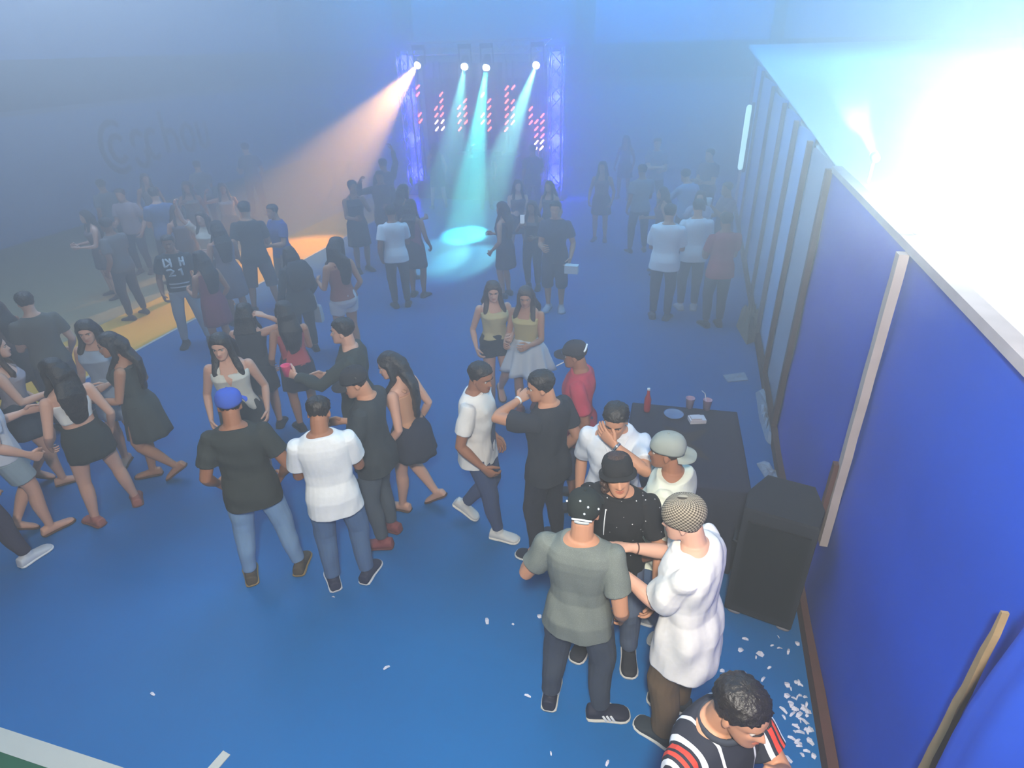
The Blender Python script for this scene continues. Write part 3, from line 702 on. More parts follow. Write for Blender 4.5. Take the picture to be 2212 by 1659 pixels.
    def leg_tube(buf, L, t0, t1, infl=0.0, end_r=None, n=16):
        s_, hip, kn, an, fy, lf_ = L; pts, rr = [], []
        for r, t in LR: pts.append(hip + (kn - hip) * t); rr.append(r * lfat)
        bk = np.array([math.sin(fy) * .009, -.009 * math.cos(fy), 0])
        for r, t in CRd: pts.append(kn + (an - kn) * t + bk * math.sin(PI * min(t * 1.2, 1))); rr.append(r * lfat)
        pts, rr = np.array(pts), np.array(rr); ln = np.r_[0, np.cumsum(np.linalg.norm(np.diff(pts, axis=0), axis=1))]; ln /= ln[-1]
        T = np.linspace(t0, t1, 12); P = np.stack([np.interp(T, ln, pts[:, k]) for k in range(3)], 1); R_ = np.interp(T, ln, rr) + infl / h
        if end_r is not None: R_ = np.maximum(R_, np.interp(T, [t0, t1], [R_[0], end_r]))
        buf.tube(P * h, R_ * h, n, round_ends=(infl == 0))
    def foot_rings(L, infl=0.0, sole=False, k=1.0):
        s_, hip, kn, an, fy, lf_ = L; Rf = rotz(fy) @ rotx(-.55 if lf_ else 0); base = np.array([an[0], an[1], lf_ * .55]) if not lf_ else np.array([an[0], an[1], an[2]]) - Rf @ np.array([0, 0, ANK])
        R = []
        prof = [(-.050, .012, .02), (-.043, .022, .046), (-.02, .024, .050), (.01, .0235, .046), (.04, .026, .035), (.07, .0295, .026), (.09, .027, .021), (.103, .018, .016), (.108, .008, .010)]
        n = 14; th = np.arange(n) * 2 * PI / n
        for y, w_, t in prof:
            c, s = np.cos(th), np.sin(th)
            if sole: w2, zc, zr = (w_ + .004) * k, .0055, .0055
            else: w2, zc, zr = w_ * k + infl / h, t / 2 + .002, t / 2 + infl / h * .5
            e = 3.2 if sole else 2.5; kk = (np.abs(c) ** e + np.abs(s) ** e) ** (-1 / e)
            q = np.stack([w2 * c * kk, np.full(n, y * 1.0 + (.003 if sole and y > 0 else 0)), np.maximum(zc + zr * s * kk, .0)], 1)
            R.append(base + q @ Rf.T)
        return np.array(R) * h
    for L in legs:
        leg_tube(body, L, 0, 1)
        body.rings(foot_rings(L, k=.9))
    me = voxel(body.mesh('body'), vox, 2 if lod < 3 else 6)
    fb = MB(); n0 = len(me.vertices); co = np.empty(n0 * 3); me.vertices.foreach_get('co', co)
    fb.add(co.reshape(-1, 3), [tuple(p.vertices) for p in me.polygons]); fb.add(np.vstack(fingers.v), fingers.f)
    bpy.data.meshes.remove(me)
    fb.build('body', sk, rt)
    # --- face details
    if lod >= 2:
        for s_ in (1, -1):
            c = toh((s_ * .142, .302, .0)); q = MB(); q.ball(c, .050 * hh * h, 10, M=HR)
            q.build('eye', mat('eye_white', (190, 182, 174), .3, noise=0), rt)
            ip = toh((s_ * .142, .338, -.002)); q = MB(); q.ball(ip, np.array([.027, .018, .03]) * hh * h, 8, M=HR); q.build('iris', mat('eye_dark', (34, 24, 20), .2, noise=0), rt)
            q = MB(); q.tube([toh((s_ * x, y, z)) for x, y, z in ((.06, .405, .075), (.13, .40, .10), (.22, .345, .085))], [.014 * hh * h, .018 * hh * h, .009 * hh * h], 8); q.build('eyebrow', hair_mat('black'), rt)
        q = MB()
        for z, d in ((-.268, .405), (-.308, .402)): q.tube([toh((x, y, z + zz)) for x, y, zz in ((-.10, d - .035, .008), (0, d + .012, 0), (.10, d - .035, .008))], [.009 * hh * h, .02 * hh * h, .009 * hh * h], 8)
        q.build('lips', mat('lips_' + skin, tuple(int(v * (.86 if i == 0 else .68)) for i, v in enumerate(SKIN[skin])), .45, noise=0), rt)
    # --- hair
    hs, hcol = hair
    def hair_shell(low, thick, seed=3, n=56, rough=.02):
        az = np.arange(n) * 2 * PI / n; r = np.random.RandomState(seed); a = np.abs((az + PI) % (2 * PI) - PI)
        zl = np.interp(a, [0, .6, 1.05, 1.35, 1.75, 2.2, PI], low); R = []
        jit = r.randn(12, n) * rough
        for k in range(12):
            t = k / 11; z = zl + (.497 - zl) * (1 - (1 - t) ** 1.6); th = (-.012 if k == 0 else thick * min(1, .55 + t * 1.2)) * (1 + .35 * max(0, t - .4))
            base_ = head_pt(az, z, th + (jit[k] if k else 0) * .6)
            base_[:, 2] += (t ** 2) * (thick + .3 * jit[k]) * .8
            R.append(base_)
        return np.array(R)
    hb_ = MB(); lo = vox * .9
    if hs in ('short', 'crop', 'fringe', 'curly'):
        th = {'short': .055, 'crop': .03, 'fringe': .075, 'curly': .11}[hs]
        low = {'short': (.27, .27, .20, .02, -.06, -.20, -.30), 'crop': (.31, .28, .18, .06, -.02, -.16, -.26), 'fringe': (.16, .19, .17, -.02, -.10, -.24, -.33), 'curly': (.24, .24, .16, -.05, -.16, -.28, -.36)}[hs]
        hb_.rings(toh(hair_shell(low, th, rough=.05 if hs == 'curly' else .022)), cap=True)
        o = hb_.build('hair', hair_mat(hcol), rt)
    elif hs in ('long', 'longside', 'bun', 'bob'):
        hb_.rings(toh(hair_shell((.30, .24, .02, -.18, -.25, -.32, -.36), .07, rough=.015)), cap=True)
        if hs != 'bun':
            end = {'long': .64, 'longside': .66, 'bob': .80}[hs]
            pts = [hc + HR @ (np.array([0, -.25, .12]) * hh), hc + HR @ (np.array([0, -.40, -.15]) * hh), hc + HR @ (np.array([0, -.42, -.5]) * hh)]
            for z in np.linspace(.80, end, 5):
                if z < .81: p, Rm = spine(z); pts.append(p + Rm @ np.array([0, -.062 - .012 * (z > .7), 0]))
            nb = len(pts); rr = [(.052, .040), (.060, .042), (.066, .036)] + [(.078 - .008 * i, .026 - .002 * i) for i in range(nb - 3)]
            hb_.tube(np.array(pts) * h, [(a * h, b * h) for a, b in rr], 18, flat=HR @ np.array([0, 1, 0]))
            for s_ in (1, -1):   # locks in front of the shoulders
                p0 = hc + HR @ (np.array([s_ * .32, .0, .1]) * hh); p1 = hc + HR @ (np.array([s_ * .36, .02, -.5]) * hh)
                pl_ = [p0, p1]
                for z in ((.78, .72) if hs == 'long' else (.79,)):
                    p, Rm = spine(z); pl_.append(p + Rm @ np.array([s_ * .062, .050, 0]))
                hb_.tube(np.array(pl_) * h, [(.020 * h, .016 * h)] * len(pl_), 10)
        else:
            hb_.ball(toh((0, -.36, .36)), .17 * hh * h, 12)
        o = hb_.build('hair', hair_mat(hcol), rt, remesh=max(vox, .009), sm=2, post=lambda me: wave(me, .004, 60, 5))
    # --- headwear
    if hat:
        kind = hat[0]; hm = cloth_mat(hat[1]); n = 64; az = np.arange(n) * 2 * PI / n; a = np.abs((az + PI) % (2 * PI) - PI)
        fz, bz = (.17, -.02) if kind != 'beanie' else (.15, -.20)
        zl = np.interp(a, [0, PI / 2, PI], [fz, (fz + bz) / 2 + (.01 if kind == 'beanie' else .03), bz]); R = []
        th = .065; up = .05 if kind != 'beanie' else .09
        NK = 22 if kind == 'beanie' else 14
        for k in range(NK):
            t = k / (NK - 1); z = zl + (.498 - zl) * math.sin(t * PI / 2)
            if kind == 'bucket': z = zl + (.45 - zl) * min(1, t * 1.35); 
            q_ = head_pt(az, np.minimum(z, .497), th + (.0 if kind != 'beanie' else .02 * math.sin(t * PI)))
            q_[:, 2] = z + up * math.sin(t * PI / 2)
            if kind == 'bucket' and t > .74: kx = 1 - (t - .74) / .26; q_[:, :2] = q_[:, :2] * kx + np.array([0, -.05]) * (1 - kx)
            R.append(q_)
        Rin = [head_pt(az, zl + .01, .02)]
        q = MB(); q.rings(toh(np.array(Rin + R)), cap=True)
        if kind == 'beanie' and len(hat) > 2: q.mi = [1 if (i // n >= 1 and (i % n + i // n) % 2) else 0 for i in range(len(q.f))]
        ho = q.build('hat' if kind != 'cap' else 'cap', [hm, cloth_mat(hat[2])] if kind == 'beanie' and len(hat) > 2 else hm, rt)
        if kind == 'cap':
            back = D2R(hat[2]) if len(hat) > 2 else 0
            ang = np.linspace(-.95, .95, 19); RR = []
            for rr_, dz in ((.0, .0), (.14, -.012), (.26, -.045), (.30, -.06)):
                row = []
                for aa in ang:
                    p = head_pt(np.array([aa + back]), float(np.interp(abs((aa + back + PI) % (2 * PI) - PI), [0, PI / 2, PI], [fz, (fz + bz) / 2 + .03, bz])) + .01, .085 + rr_ * math.cos(aa * 1.55) ** .6)[0]
                    row.append(p + [0, 0, dz - .05 * (aa / .95) ** 2 * rr_ / .3])
                RR.append(row)
            RR = np.array(RR); g_ = toh(RR.reshape(-1, 3)); m_ = 19
            fc = [(i * m_ + j, i * m_ + j + 1, (i + 1) * m_ + j + 1, (i + 1) * m_ + j) for i in range(3) for j in range(m_ - 1)]
            q = MB(); q.add(g_, fc); q.add(g_ - HR[:, 2] * .004 * h, [f[::-1] for f in fc]); q.build('brim', cloth_mat(hat[3]) if len(hat) > 3 else hm, ho)
            q = MB(); q.ball(toh((0, -.03, .57)), np.array([.03, .03, .015]) * hh * h, 8); q.build('button', hm, ho)
        if kind == 'bucket':
            RR = []
            for rr_, dz in ((0, .01), (.05, -.03), (.09, -.055)):
                p = head_pt(az, zl, th + rr_); p[:, 2] += dz; RR.append(p)
            q = MB(); q.rings(toh(np.array([RR[0], RR[1], RR[2], RR[2] - [0, 0, .015], RR[1] - [0, 0, .02], RR[0] - [0, 0, .02]])), cap=False); q.build('brim', hm, ho)
    # --- clothes
    bottoms = pants[0] if pants else None
    if bottoms in ('jeans', 'shorts', 'loose', 'kneeshorts'):
        q = MB(); inf = {'jeans': .014, 'shorts': .020, 'loose': .020, 'kneeshorts': .026}[bottoms]
        torso(q, .455, .595, inf * .7); t1 = {'jeans': .955, 'shorts': .30, 'loose': .955, 'kneeshorts': .60}[bottoms]
        if bottoms == 'shorts' and len(pants) > 2: t1 = pants[2]
        for L in legs: leg_tube(q, L, .06, t1, inf, end_r={'jeans': .030, 'shorts': .060, 'loose': .036, 'kneeshorts': .054}[bottoms] + (.004 if lod == 3 else 0))
        q.build('jeans' if bottoms == 'jeans' else 'trousers' if bottoms == 'loose' else 'shorts', cloth_mat(pants[1]), rt, remesh=vox, sm=2, post=lambda me: wave(me, .004, 38, 21))
    elif bottoms == 'skirt':
        hem = pants[2] if len(pants) > 2 else .40; fl = pants[3] if len(pants) > 3 else .035; n = 64; R = []; th = np.arange(n) * 2 * PI / n; A = np.array(TOR)
        for k, z in enumerate(np.linspace(.615, hem, 9)):
            t = k / 8; zz_ = max(z, .50); rx, ry, yo = (np.interp(zz_, A[:, 0], A[:, c]) for c in (1, 2, 3)); p, Rm = spine(z)
            pl_ = 1 + fl * 2.2 * t * np.cos(th * 9 + 1)
            R.append(p + (np.stack([(rx + .009 + fl * t) * np.cos(th) * pl_, (ry + .009 + fl * t + abs(walk) * .35 * t) * np.sin(th) * pl_ + yo, np.zeros(n)], 1)) @ Rm.T)
        q = MB(); q.rings(np.array(R) * h); q.build('skirt', cloth_mat(pants[1]), rt)
    if shirt:
        style, c = shirt[0], shirt[1]; q = MB(); inf = .016 if style != 'crop' else .009
        hem = {'tee': .485, 'bigtee': .415, 'crop': .66, 'top': .575, 'dress': .55, 'longtee': .44, 'coat': .42, 'longsleeve': .48, 'shirt': .47, 'tank': .50}[style]
        if len(shirt) > 2: hem = shirt[2]
        neck = .836 if style in ('tee', 'bigtee', 'longtee', 'coat', 'longsleeve', 'shirt') else (.795 if style in ('tank', 'dress') else (.765 if style == 'top' else .755))
        big = {'bigtee': .036, 'coat': .024, 'longtee': .022, 'shirt': .020}.get(style, inf)
        torso(q, hem, neck, big, drape=True, flare=.012 if style in ('bigtee', 'coat', 'longtee', 'shirt', 'tee') else 0)
        sl = {'tee': .62, 'bigtee': .74, 'longtee': .7, 'coat': 2, 'longsleeve': 2, 'shirt': .75}.get(style, 0)
        for key, (s_, sh, el, wr) in sides.items():
            if not sl: continue
            in0 = sh + CR @ np.array([-s_ * .045, 0, -.002]); er = .040 + (.012 if style in ('bigtee',) else .004); bf = af * (.5 + .5 * bw)
            if sl <= 1:
                da = unit(el - sh)
                q.tube(np.array([in0, sh]) * h, [.034 * h * bf, .040 * h * bf], 14)
                q.tube(np.array([sh - da * .042, sh - da * .030, sh - da * .012, sh + da * .01, sh + (el - sh) * sl * .5, sh + (el - sh) * sl]) * h, [.016 * h * bf, .034 * h * bf, .039 * h * bf, .0405 * h * bf, er * h * bf, er * h * bf], 16, round_ends=False)
            else:
                da = unit(el - sh); q.tube(np.array([in0, sh]) * h, [.034 * h * bf, .040 * h * bf], 14)
                q.tube(np.array([sh - da * .042, sh - da * .028, sh, sh + (el - sh) * .5, el, el + (wr - el) * .5, el + (wr - el) * .93]) * h, [.016 * h * bf, .035 * h * bf, .0425 * h * bf, .038 * h * bf, .036 * h * bf, .030 * h * bf, .025 * h * bf], 16, round_ends=False)
        if style in ('tank', 'top', 'dress'):
            for s_ in (1, -1):
                pf, Rf_ = spine(.785); pk, _ = spine(.83)
                q.tube(np.array([pf + Rf_ @ np.array([s_ * .05, .058 if W else .062, -.01]), pf + Rf_ @ np.array([s_ * .052, .02, .045]), pf + Rf_ @ np.array([s_ * .05, -.055, .0])]) * h, [(.012 * h, .006 * h)] * 3, 8)
        nm = {'dress': 'dress', 'coat': 'jacket', 'crop': 'crop_top', 'top': 'top', 'tank': 'tank_top', 'shirt': 'shirt', 'longsleeve': 'sweater'}.get(style, 'shirt')
        fa = {'bigtee': .009, 'coat': .007, 'shirt': .007, 'longtee': .006}.get(style, .0045)
        q.build(nm, cloth_mat(c), rt, remesh=vox, sm=2 if lod < 3 else 9, post=lambda me: wave(me, fa * (1.9 if lod >= 2 else 1), 32, 9 + len(label)))
    # --- shoes
    if shoes:
        for L in legs:
            if shoes == 'sandal':
                q = MB(); q.rings(foot_rings(L, sole=True)); q.build('sandal', SHOEM((96, 70, 58)), rt); continue
            q = MB(); q.rings(foot_rings(L, .006)); an = L[3]
            q.tube(np.array([an + [0, 0, -.018], an + [0, 0, .008]]) * h, [.025 * h, .0245 * h], 12)
            so = q.build('shoe', SHOEM(shoes), rt, remesh=max(vox, .006), sm=2)
            if lod >= 1:
                q = MB(); q.rings(foot_rings(L, sole=True, k=1.12)); q.build('sole', SHOEM(sole if sole else tuple(int(v * .75) for v in shoes)), so)
    if extra: extra(dict(rt=rt, h=h, sides=sides, toh=toh, HR=HR, hh=hh, spine=spine, torso=torso, legs=legs, foot_rings=foot_rings, vox=vox, hc=hc, CR=CR, cp=cp, rz=rz, g=g, TOR=TOR))
    return rt
def band(c, key, m, t=.93, wdt=.007, name='wristband'):
    s_, sh, el, wr = c['sides'][key]; h = c['h']; a = el + (wr - el) * t; d = unit(wr - el)
    q = MB(); q.tube(np.array([a - d * wdt / 2, a + d * wdt / 2]) * h, [.0195 * h, .0185 * h], 18, round_ends=False); return q.build(name, m, c['rt'])
def hand_world(c, key, out=.05):
    s_, sh, el, wr = c['sides'][key]; p = (wr + unit(wr - el) * out) * c['h']
    w = rotz(c['rz']) @ p + np.array([c['g'][0], c['g'][1], 0]); return w, rotz(c['rz']) @ unit(wr - el)

def on_torso(c, x, z, infl=.024, front=True):
    """a point on the outside of the shirt: x, z in body heights"""
    A = np.array(c['TOR']); rx, ry, yo = (np.interp(max(z, .53), A[:, 0], A[:, k]) for k in (1, 2, 3)); p, Rm = c['spine'](z)
    rx += infl / c['h']; ry += infl / c['h']; u = min(abs(x) / rx, .98); y = ry * (1 - u ** 2.35) ** (1 / 2.35)
    return (p + Rm @ np.array([x, (y if front else -y) + yo, 0])) * c['h']
def patch(c, poly, m, name='print', front=True, infl=.024):
    """a printed shape on a shirt: rows of (z, x0, x1)"""
    q = MB(); k = 8; R = np.array([[on_torso(c, x0 + (x1 - x0) * j / k, z, infl, front) for j in range(k + 1)] for z, x0, x1 in poly]); n = k + 1
    fc = [(i * n + j, i * n + j + 1, (i + 1) * n + j + 1, (i + 1) * n + j) for i in range(len(poly) - 1) for j in range(k)]
    q.add(R.reshape(-1, 3), fc); return q.build(name, m, c['rt'])
def stripes(name, stops, axis='absx', rough=.85):
    """cloth whose colour bands follow the body's own width (absx) or height (z), in metres"""
    M = mat(name, (128, 128, 128), rough, noise=0); nt = M.node_tree; b = nt.nodes['Principled BSDF']
    tc = nt.nodes.new('ShaderNodeTexCoord'); sx = nt.nodes.new('ShaderNodeSeparateXYZ'); nt.links.new(tc.outputs['Object'], sx.inputs[0])
    cr = nt.nodes.new('ShaderNodeValToRGB'); cr.color_ramp.interpolation = 'CONSTANT'; out = sx.outputs['Z']
    if axis == 'absx':
        ab = nt.nodes.new('ShaderNodeMath'); ab.operation = 'ABSOLUTE'; nt.links.new(sx.outputs['X'], ab.inputs[0]); out = ab.outputs[0]
    nt.links.new(out, cr.inputs[0]); e = cr.color_ramp.elements
    e[0].position = stops[0][0]; e[0].color = (*lin(stops[0][1]), 1); e[1].position = stops[1][0]; e[1].color = (*lin(stops[1][1]), 1)
    for p, c in stops[2:]: k = e.new(p); k.color = (*lin(c), 1)
    nt.links.new(cr.outputs[0], b.inputs['Base Color']); return M
def dots(name, base, dot, scale, size):
    M = mat(name, base, .85, noise=0); nt = M.node_tree; b = nt.nodes['Principled BSDF']
    tc = nt.nodes.new('ShaderNodeTexCoord'); v = nt.nodes.new('ShaderNodeTexVoronoi'); v.inputs['Scale'].default_value = scale; nt.links.new(tc.outputs['Object'], v.inputs['Vector'])
    lt = nt.nodes.new('ShaderNodeMath'); lt.operation = 'LESS_THAN'; lt.inputs[1].default_value = size; nt.links.new(v.outputs['Distance'], lt.inputs[0])
    mx = nt.nodes.new('ShaderNodeMix'); mx.data_type = 'RGBA'; mx.inputs[6].default_value = (*lin(base), 1); mx.inputs[7].default_value = (*lin(dot), 1)
    nt.links.new(lt.outputs[0], mx.inputs[0]); nt.links.new(mx.outputs[2], b.inputs['Base Color']); return M

# ------------------------------------------------------------------ the guests
WHITE, BLACK, JEAN, DJEAN = (232, 232, 230), (36, 38, 44), (92, 116, 146), (52, 64, 88)
wm = mat('band_white', (236, 240, 242), .6, noise=0)
# --- the near group by the loudspeaker
def x_grey(c):
    h = c['h']
    for a, z in ((1.2, .30), (.2, .44), (-.35, .36), (-1.0, .26), (-.15, .22)):
        q = MB(); q.ball(c['toh'](head_pt(np.array([PI + a]), z, .085)[0] + [0, 0, .03]), .0065, 6); q.build('white_dot', wm, c['rt'])
    q = MB(); q.tube([c['toh'](head_pt(np.array([PI + a]), -.02 + .10 * math.cos(a * 2), .085)[0]) for a in np.linspace(-.55, .55, 9)], .0055, 8); q.build('cap_strap', wm, c['rt'])
    q = MB(); q.tube([c['toh'](head_pt(np.array([PI + a]), -.04, .085)[0]) for a in np.linspace(-.4, .4, 7)], [(.009, .004)] * 7, 8, flat=c['HR'] @ np.array([0, 1, 0])); q.build('cap_patch', mat('patch_grey', (196, 204, 204), .8), c['rt'])
    for i, L in enumerate(c['legs']):
        s_, hip, kn, an, fy, lf_ = L; Rf = rotz(fy)
        for k in range(3):
            for sd in (1, -1):
                y = .012 + k * .014; q = MB()
                q.tube(np.array([np.array([an[0], an[1], 0]) + Rf @ np.array([sd * w_, y + dy, z]) for w_, dy, z in ((.0305, .010, .012), (.0300, .004, .022), (.0255, -.004, .033))]) * c['h'], [(.0055 * c['h'] * .8, .0022 * c['h'])] * 3, 8, flat=Rf @ np.array([sd, 0, .3])); q.build('white_stripe', wm, c['rt'])
person('man in grey t-shirt and black cap with white dots, back to the balcony', (1222, 1528), (1268, 1070), -12,
       ('tee', dots('heather_grey', (112, 120, 116), (140, 148, 142), 260, .28), .47), ('jeans', (66, 76, 92)), ('crop', 'black'), 'tan', 'm', ra='down', la=(-.20, .14, .575), lpole=(-.25, -1, -.4), lpalm=(0, .3, -1), stance=.17,
       head=(6, 8, 0), shoes=(40, 46, 66), sole=(206, 206, 198), hat=('cap', (34, 42, 42), 0), lod=3, feetyaw=(-72, 8), extra=x_grey, lc=.15, rc=.5, height=1.75)
def x_hat(c):
    q = MB()
    q.tube([on_torso(c, .028, z, .026) for z in np.linspace(.70, .80, 8)], .0035, 6); q.build('zip', wm, c['rt'])
    q = MB(); q.ball(c['toh']((-.34, .0, .10)), .012, 8); q.build('earring', wm, c['rt'])
    q = MB(); r = np.random.RandomState(2)
    for k in range(26): q.ball(c['toh']((.30 + .10 * r.rand(), -.05 + .22 * r.rand(), -.45 + .5 * r.rand())), .016 + .008 * r.rand(), 8)
    q.build('curls', hair_mat('brown'), c['rt'])
person('man in black hat and black shirt with white specks, bending forward in the middle', (1310, 1402), (1345, 1060), 172,
       ('tee', dots('speckled_black', (28, 30, 34), (215, 215, 215), 26, .10), .49), ('jeans', (96, 110, 132)), ('short', 'brown'), 'tan', 'm', ra=(.10, .17, .50), la=(-.17, .12, .50), rpalm=(-.5, -.6, -.5), stance=.16,
       head=(16, -14, 4), lean=(8, 0, 0), shoes=(36, 40, 52), sole=(214, 212, 206), hat=('bucket', (32, 34, 38)), lod=3, extra=x_hat, height=1.74, rc=.3, lc=.3)
def x_cup_holder(c):
    band(c, 'L', wm); band(c, 'R', mat('band_dark', (96, 66, 60), .7), .8, .004, 'bracelet')
    q = MB(); n = 20; sp, _ = c['spine'](.80)
    q.tube([on_torso(c, .045 * math.cos(a), .80 + .035 * math.sin(a), .006) for a in np.linspace(PI, 2 * PI, 12)], .0018, 6); q.build('necklace', mat('gold', (206, 170, 100), .3, .8), c['rt'])
    w_, d = hand_world(c, 'L', .055); u = np.array([0, 0, 1.])
    o = root('cup', (w_[0] + d[0] * .02, w_[1] + d[1] * .02, w_[2] - .035), 'clear plastic cup held by the man in the woven cap', 'cup')
    q = MB(); q.rings(lathe([(.024, 0), (.034, .105), (.036, .11), (.032, .108), (.022, .006)])); q.build('body', mat('cup_clear', (196, 206, 206), .3, noise=0), o)
person('man in oversized white t-shirt, brown shorts and woven checked cap, facing left', (1484, 1562), (1500, 1064), 78,
       ('bigtee', (236, 234, 230), .40), ('loose', (112, 92, 72)), ('short', 'black'), 'fair', 'm', la=(-.03, .225, .645), ra=(.03, .225, .69), lpole=(-.2, -.55, -1), rpole=(.7, -.3, -.8), lpalm=(.6, .2, -.5), rpalm=(-.2, .1, -1), stance=.13, walk=0,
       head=(8, 6, 0), lean=(7, 0, 0), shoes=(52, 62, 72), sole=(214, 216, 212), hat=('beanie', (74, 66, 58), (176, 166, 146)), lod=3, extra=x_cup_holder, height=1.79, lc=.55, rc=.25, feetyaw=(12, -8))
person('man in grey cap and cream v-neck t-shirt with blue jeans, facing left', (1418, 1366), (1458, 1002), 82,
       ('bigtee', (222, 226, 208), .46), ('jeans', (84, 108, 140)), ('crop', 'black'), 'brown', 'm', la='relax', ra='bent', stance=.14, head=(4, 4, 0), shoes=(222, 218, 210), sole=(232, 230, 224),
       hat=('cap', (150, 158, 152), 180), lod=3, height=1.74, walk=.05, feetyaw=(0, 0))
def x_watch(c):
    band(c, 'L', mat('watch_steel', (196, 200, 206), .25, .9), .93, .012, 'wristwatch')
    q = MB()
    for s_ in (1, -1): q.tube([on_torso(c, s_ * x, z, .022) for x, z in ((.012, .765), (.03, .80), (.048, .835))], [(.012, .005), (.015, .006), (.012, .006)], 8); 
    q.build('collar', cloth_mat((226, 230, 238)), c['rt'])
person('man in white collared shirt covering his face with one hand, head bowed', (1345, 1250), (1322, 934), 176, ('shirt', (224, 230, 238), .46), ('jeans', (66, 92, 132)), ('short', 'black'), 'tan', 'm',
       la=(-.005, .135, .842), lpole=(-.9, -.05, -.55), lpalm=(-.2, -1, .1), ra='down', head=(-4, 12, 0), lean=(7, 0, 0), shoes=(60, 60, 66), lod=3, extra=x_watch, height=1.73, lc=.12, stance=.14)
# --- bottom right corner
JB, JR, JW = (40, 44, 58), (214, 70, 58), (226, 228, 232)
jer = stripes('red_black_jersey', [(0, JB), (.078, JW), (.088, JB), (.140, JW), (.158, JB), (.172, JR), (.196, JB), (.208, JR), (.226, JB), (.238, JW), (.248, JB)])
p_ = at_z(1566, 1446, 1.77)
def x_collar(c):
    q = MB(); q.tube([c['spine'](.838)[0] * c['h'] + c['CR'] @ (np.array([.047 * math.cos(a), .046 * math.sin(a) + .002, .006 * math.sin(a)]) * c['h']) for a in np.linspace(0, 2 * PI, 24)], [(.010, .016)] * 24, 8, flat=(0, 0, 1)); q.build('collar', cloth_mat((52, 58, 70)), c['rt'])
person('man in black and red striped sports jersey at the bottom right corner, looking down right', None, None, -116, ('tee', jer, .48), ('jeans', DJEAN), ('short', 'black'), 'tan', 'm', ra='bent', la='chin', head=(0, 4, 0), lean=(6, 0, 0),
       lod=3, height=1.80, pos=(p_[0], p_[1]), extra=x_collar)
# --- second row
def x_bracelet(c): band(c, 'L', wm, .95, .008, 'bracelet')
person('man all in black with a white bracelet, forearm folded to his neck', (1188, 1190), (1182, 822), 52, ('tee', (40, 44, 54), .47), ('jeans', (38, 42, 56)), ('short', 'black'), 'tan', 'm', la=(-.01, .15, .80), lpole=(-1, .75, -.15), ra='down', head=(40, 10, 0),
       shoes=(44, 50, 66), sole=(222, 224, 222), lod=2, extra=x_bracelet, height=1.75, stance=.15)
def x_cig(c):
    p = c['toh']((.02, .42, -.29)); d = unit(c['HR'] @ np.array([.15, 1, -.55])); w0 = rotz(c['rz']) @ p + np.array([*c['g'], 0]); dw = rotz(c['rz']) @ d
    q = MB(); q.tube([w0, w0 + dw * .085], .0048, 8); tag(q.build('cigarette', wm), 'white cigarette in the mouth of the man in the red shirt', 'cigarette')
    q = MB(); q.tube([c['toh'](head_pt(np.array([PI + a]), .22 + .12 * math.cos(2 * a), .10)[0]) for a in np.linspace(-.7, .7, 9)], .008, 8); q.build('cap_strap', wm, c['rt'])
person('man in long red shirt with a cigarette, facing left', (1262, 1085), (1246, 770), 84, ('longtee', (186, 62, 84), .45), ('kneeshorts', (60, 74, 106)), ('short', 'black'), 'brown', 'm', la='down', ra='relax', head=(0, 8, 0), hat=('cap', (46, 46, 58), 0), lod=2, extra=x_cig, height=1.68)
def x_print(c): patch(c, [(z, -.10 - .0 * z, .03 - .05 * abs(z - .60) * 4) for z in np.linspace(.52, .68, 7)], cloth_mat((84, 96, 124)))
person('man walking right in white t-shirt with a dark print and white trainers', (1042, 1140), (1024, 832), -112, ('tee', WHITE, .46), ('jeans', (58, 76, 116)), ('short', 'black'), 'brown', 'm', ra='relax', la='down', walk=.10, head=(-14, 12, 0), shoes=(226, 226, 222), sole=(240, 238, 232), lod=2, extra=x_print, height=1.70)
person('man in plain white t-shirt and faded jeans, back to the balcony, left of centre', (728, 1255), (690, 868), -6, ('tee', (230, 234, 236), .455), ('jeans', (84, 114, 152)), ('crop', 'black'), 'brown', 'm', ra='bent', la='bent', head=(-10, 24, 0), shoes=(46, 54, 82), sole=(216, 220, 226), lod=3, height=1.72, stance=.14, feetyaw=(-30, 10))
person('man in black t-shirt and grey jeans with reddish shoes, beside the white t-shirt', (852, 1162), (772, 835), 62, ('tee', (50, 58, 64), .46), ('jeans', (80, 92, 104)), ('short', 'black'), 'tan', 'm', ra='bent', la='bent', head=(30, 16, 0), shoes=(142, 74, 78), lod=2, height=1.73, hat=('cap', (42, 46, 54), 0))
def x_tan(c): pass
person('man in blue cap and black t-shirt with light faded jeans, back turned', (562, 1240), (512, 852), -14, ('tee', (48, 56, 58), .455), ('jeans', (128, 164, 200)), ('crop', 'black'), 'brown', 'm', ra='pocket', la='relax', head=(10, 14, 4), shoes=(84, 76, 66), sole=(150, 126, 84), hat=('cap', (56, 92, 190), 20), lod=2, height=1.74, stance=.20)
def x_purse(c):
    w_, d = hand_world(c, 'R', .03)
    o = root('handbag', (w_[0] + .03, w_[1] - .02, w_[2] - .10), 'small white handbag of the woman in the black skirt', 'bag'); o.rotation_euler = (0, 0, .5)
    q = MB(); q.rings(np.array([[(a * x, b * y, z) for x, y in ((-1, -1), (1, -1), (1, 1), (-1, 1))] for a, b, z in ((.06, .02, 0), (.07, .026, .03), (.065, .02, .085), (.055, .012, .095))])); q.build('body', cloth_mat((222, 224, 232)), o, smooth=False)
    q = MB(); q.tube([(-.045, 0, .09), (-.03, 0, .14), (.03, 0, .14), (.045, 0, .09)], .004, 6); q.build('strap', cloth_mat((222, 224, 232)), o)
    band(c, 'L', wm, .9, .02, 'bandage')
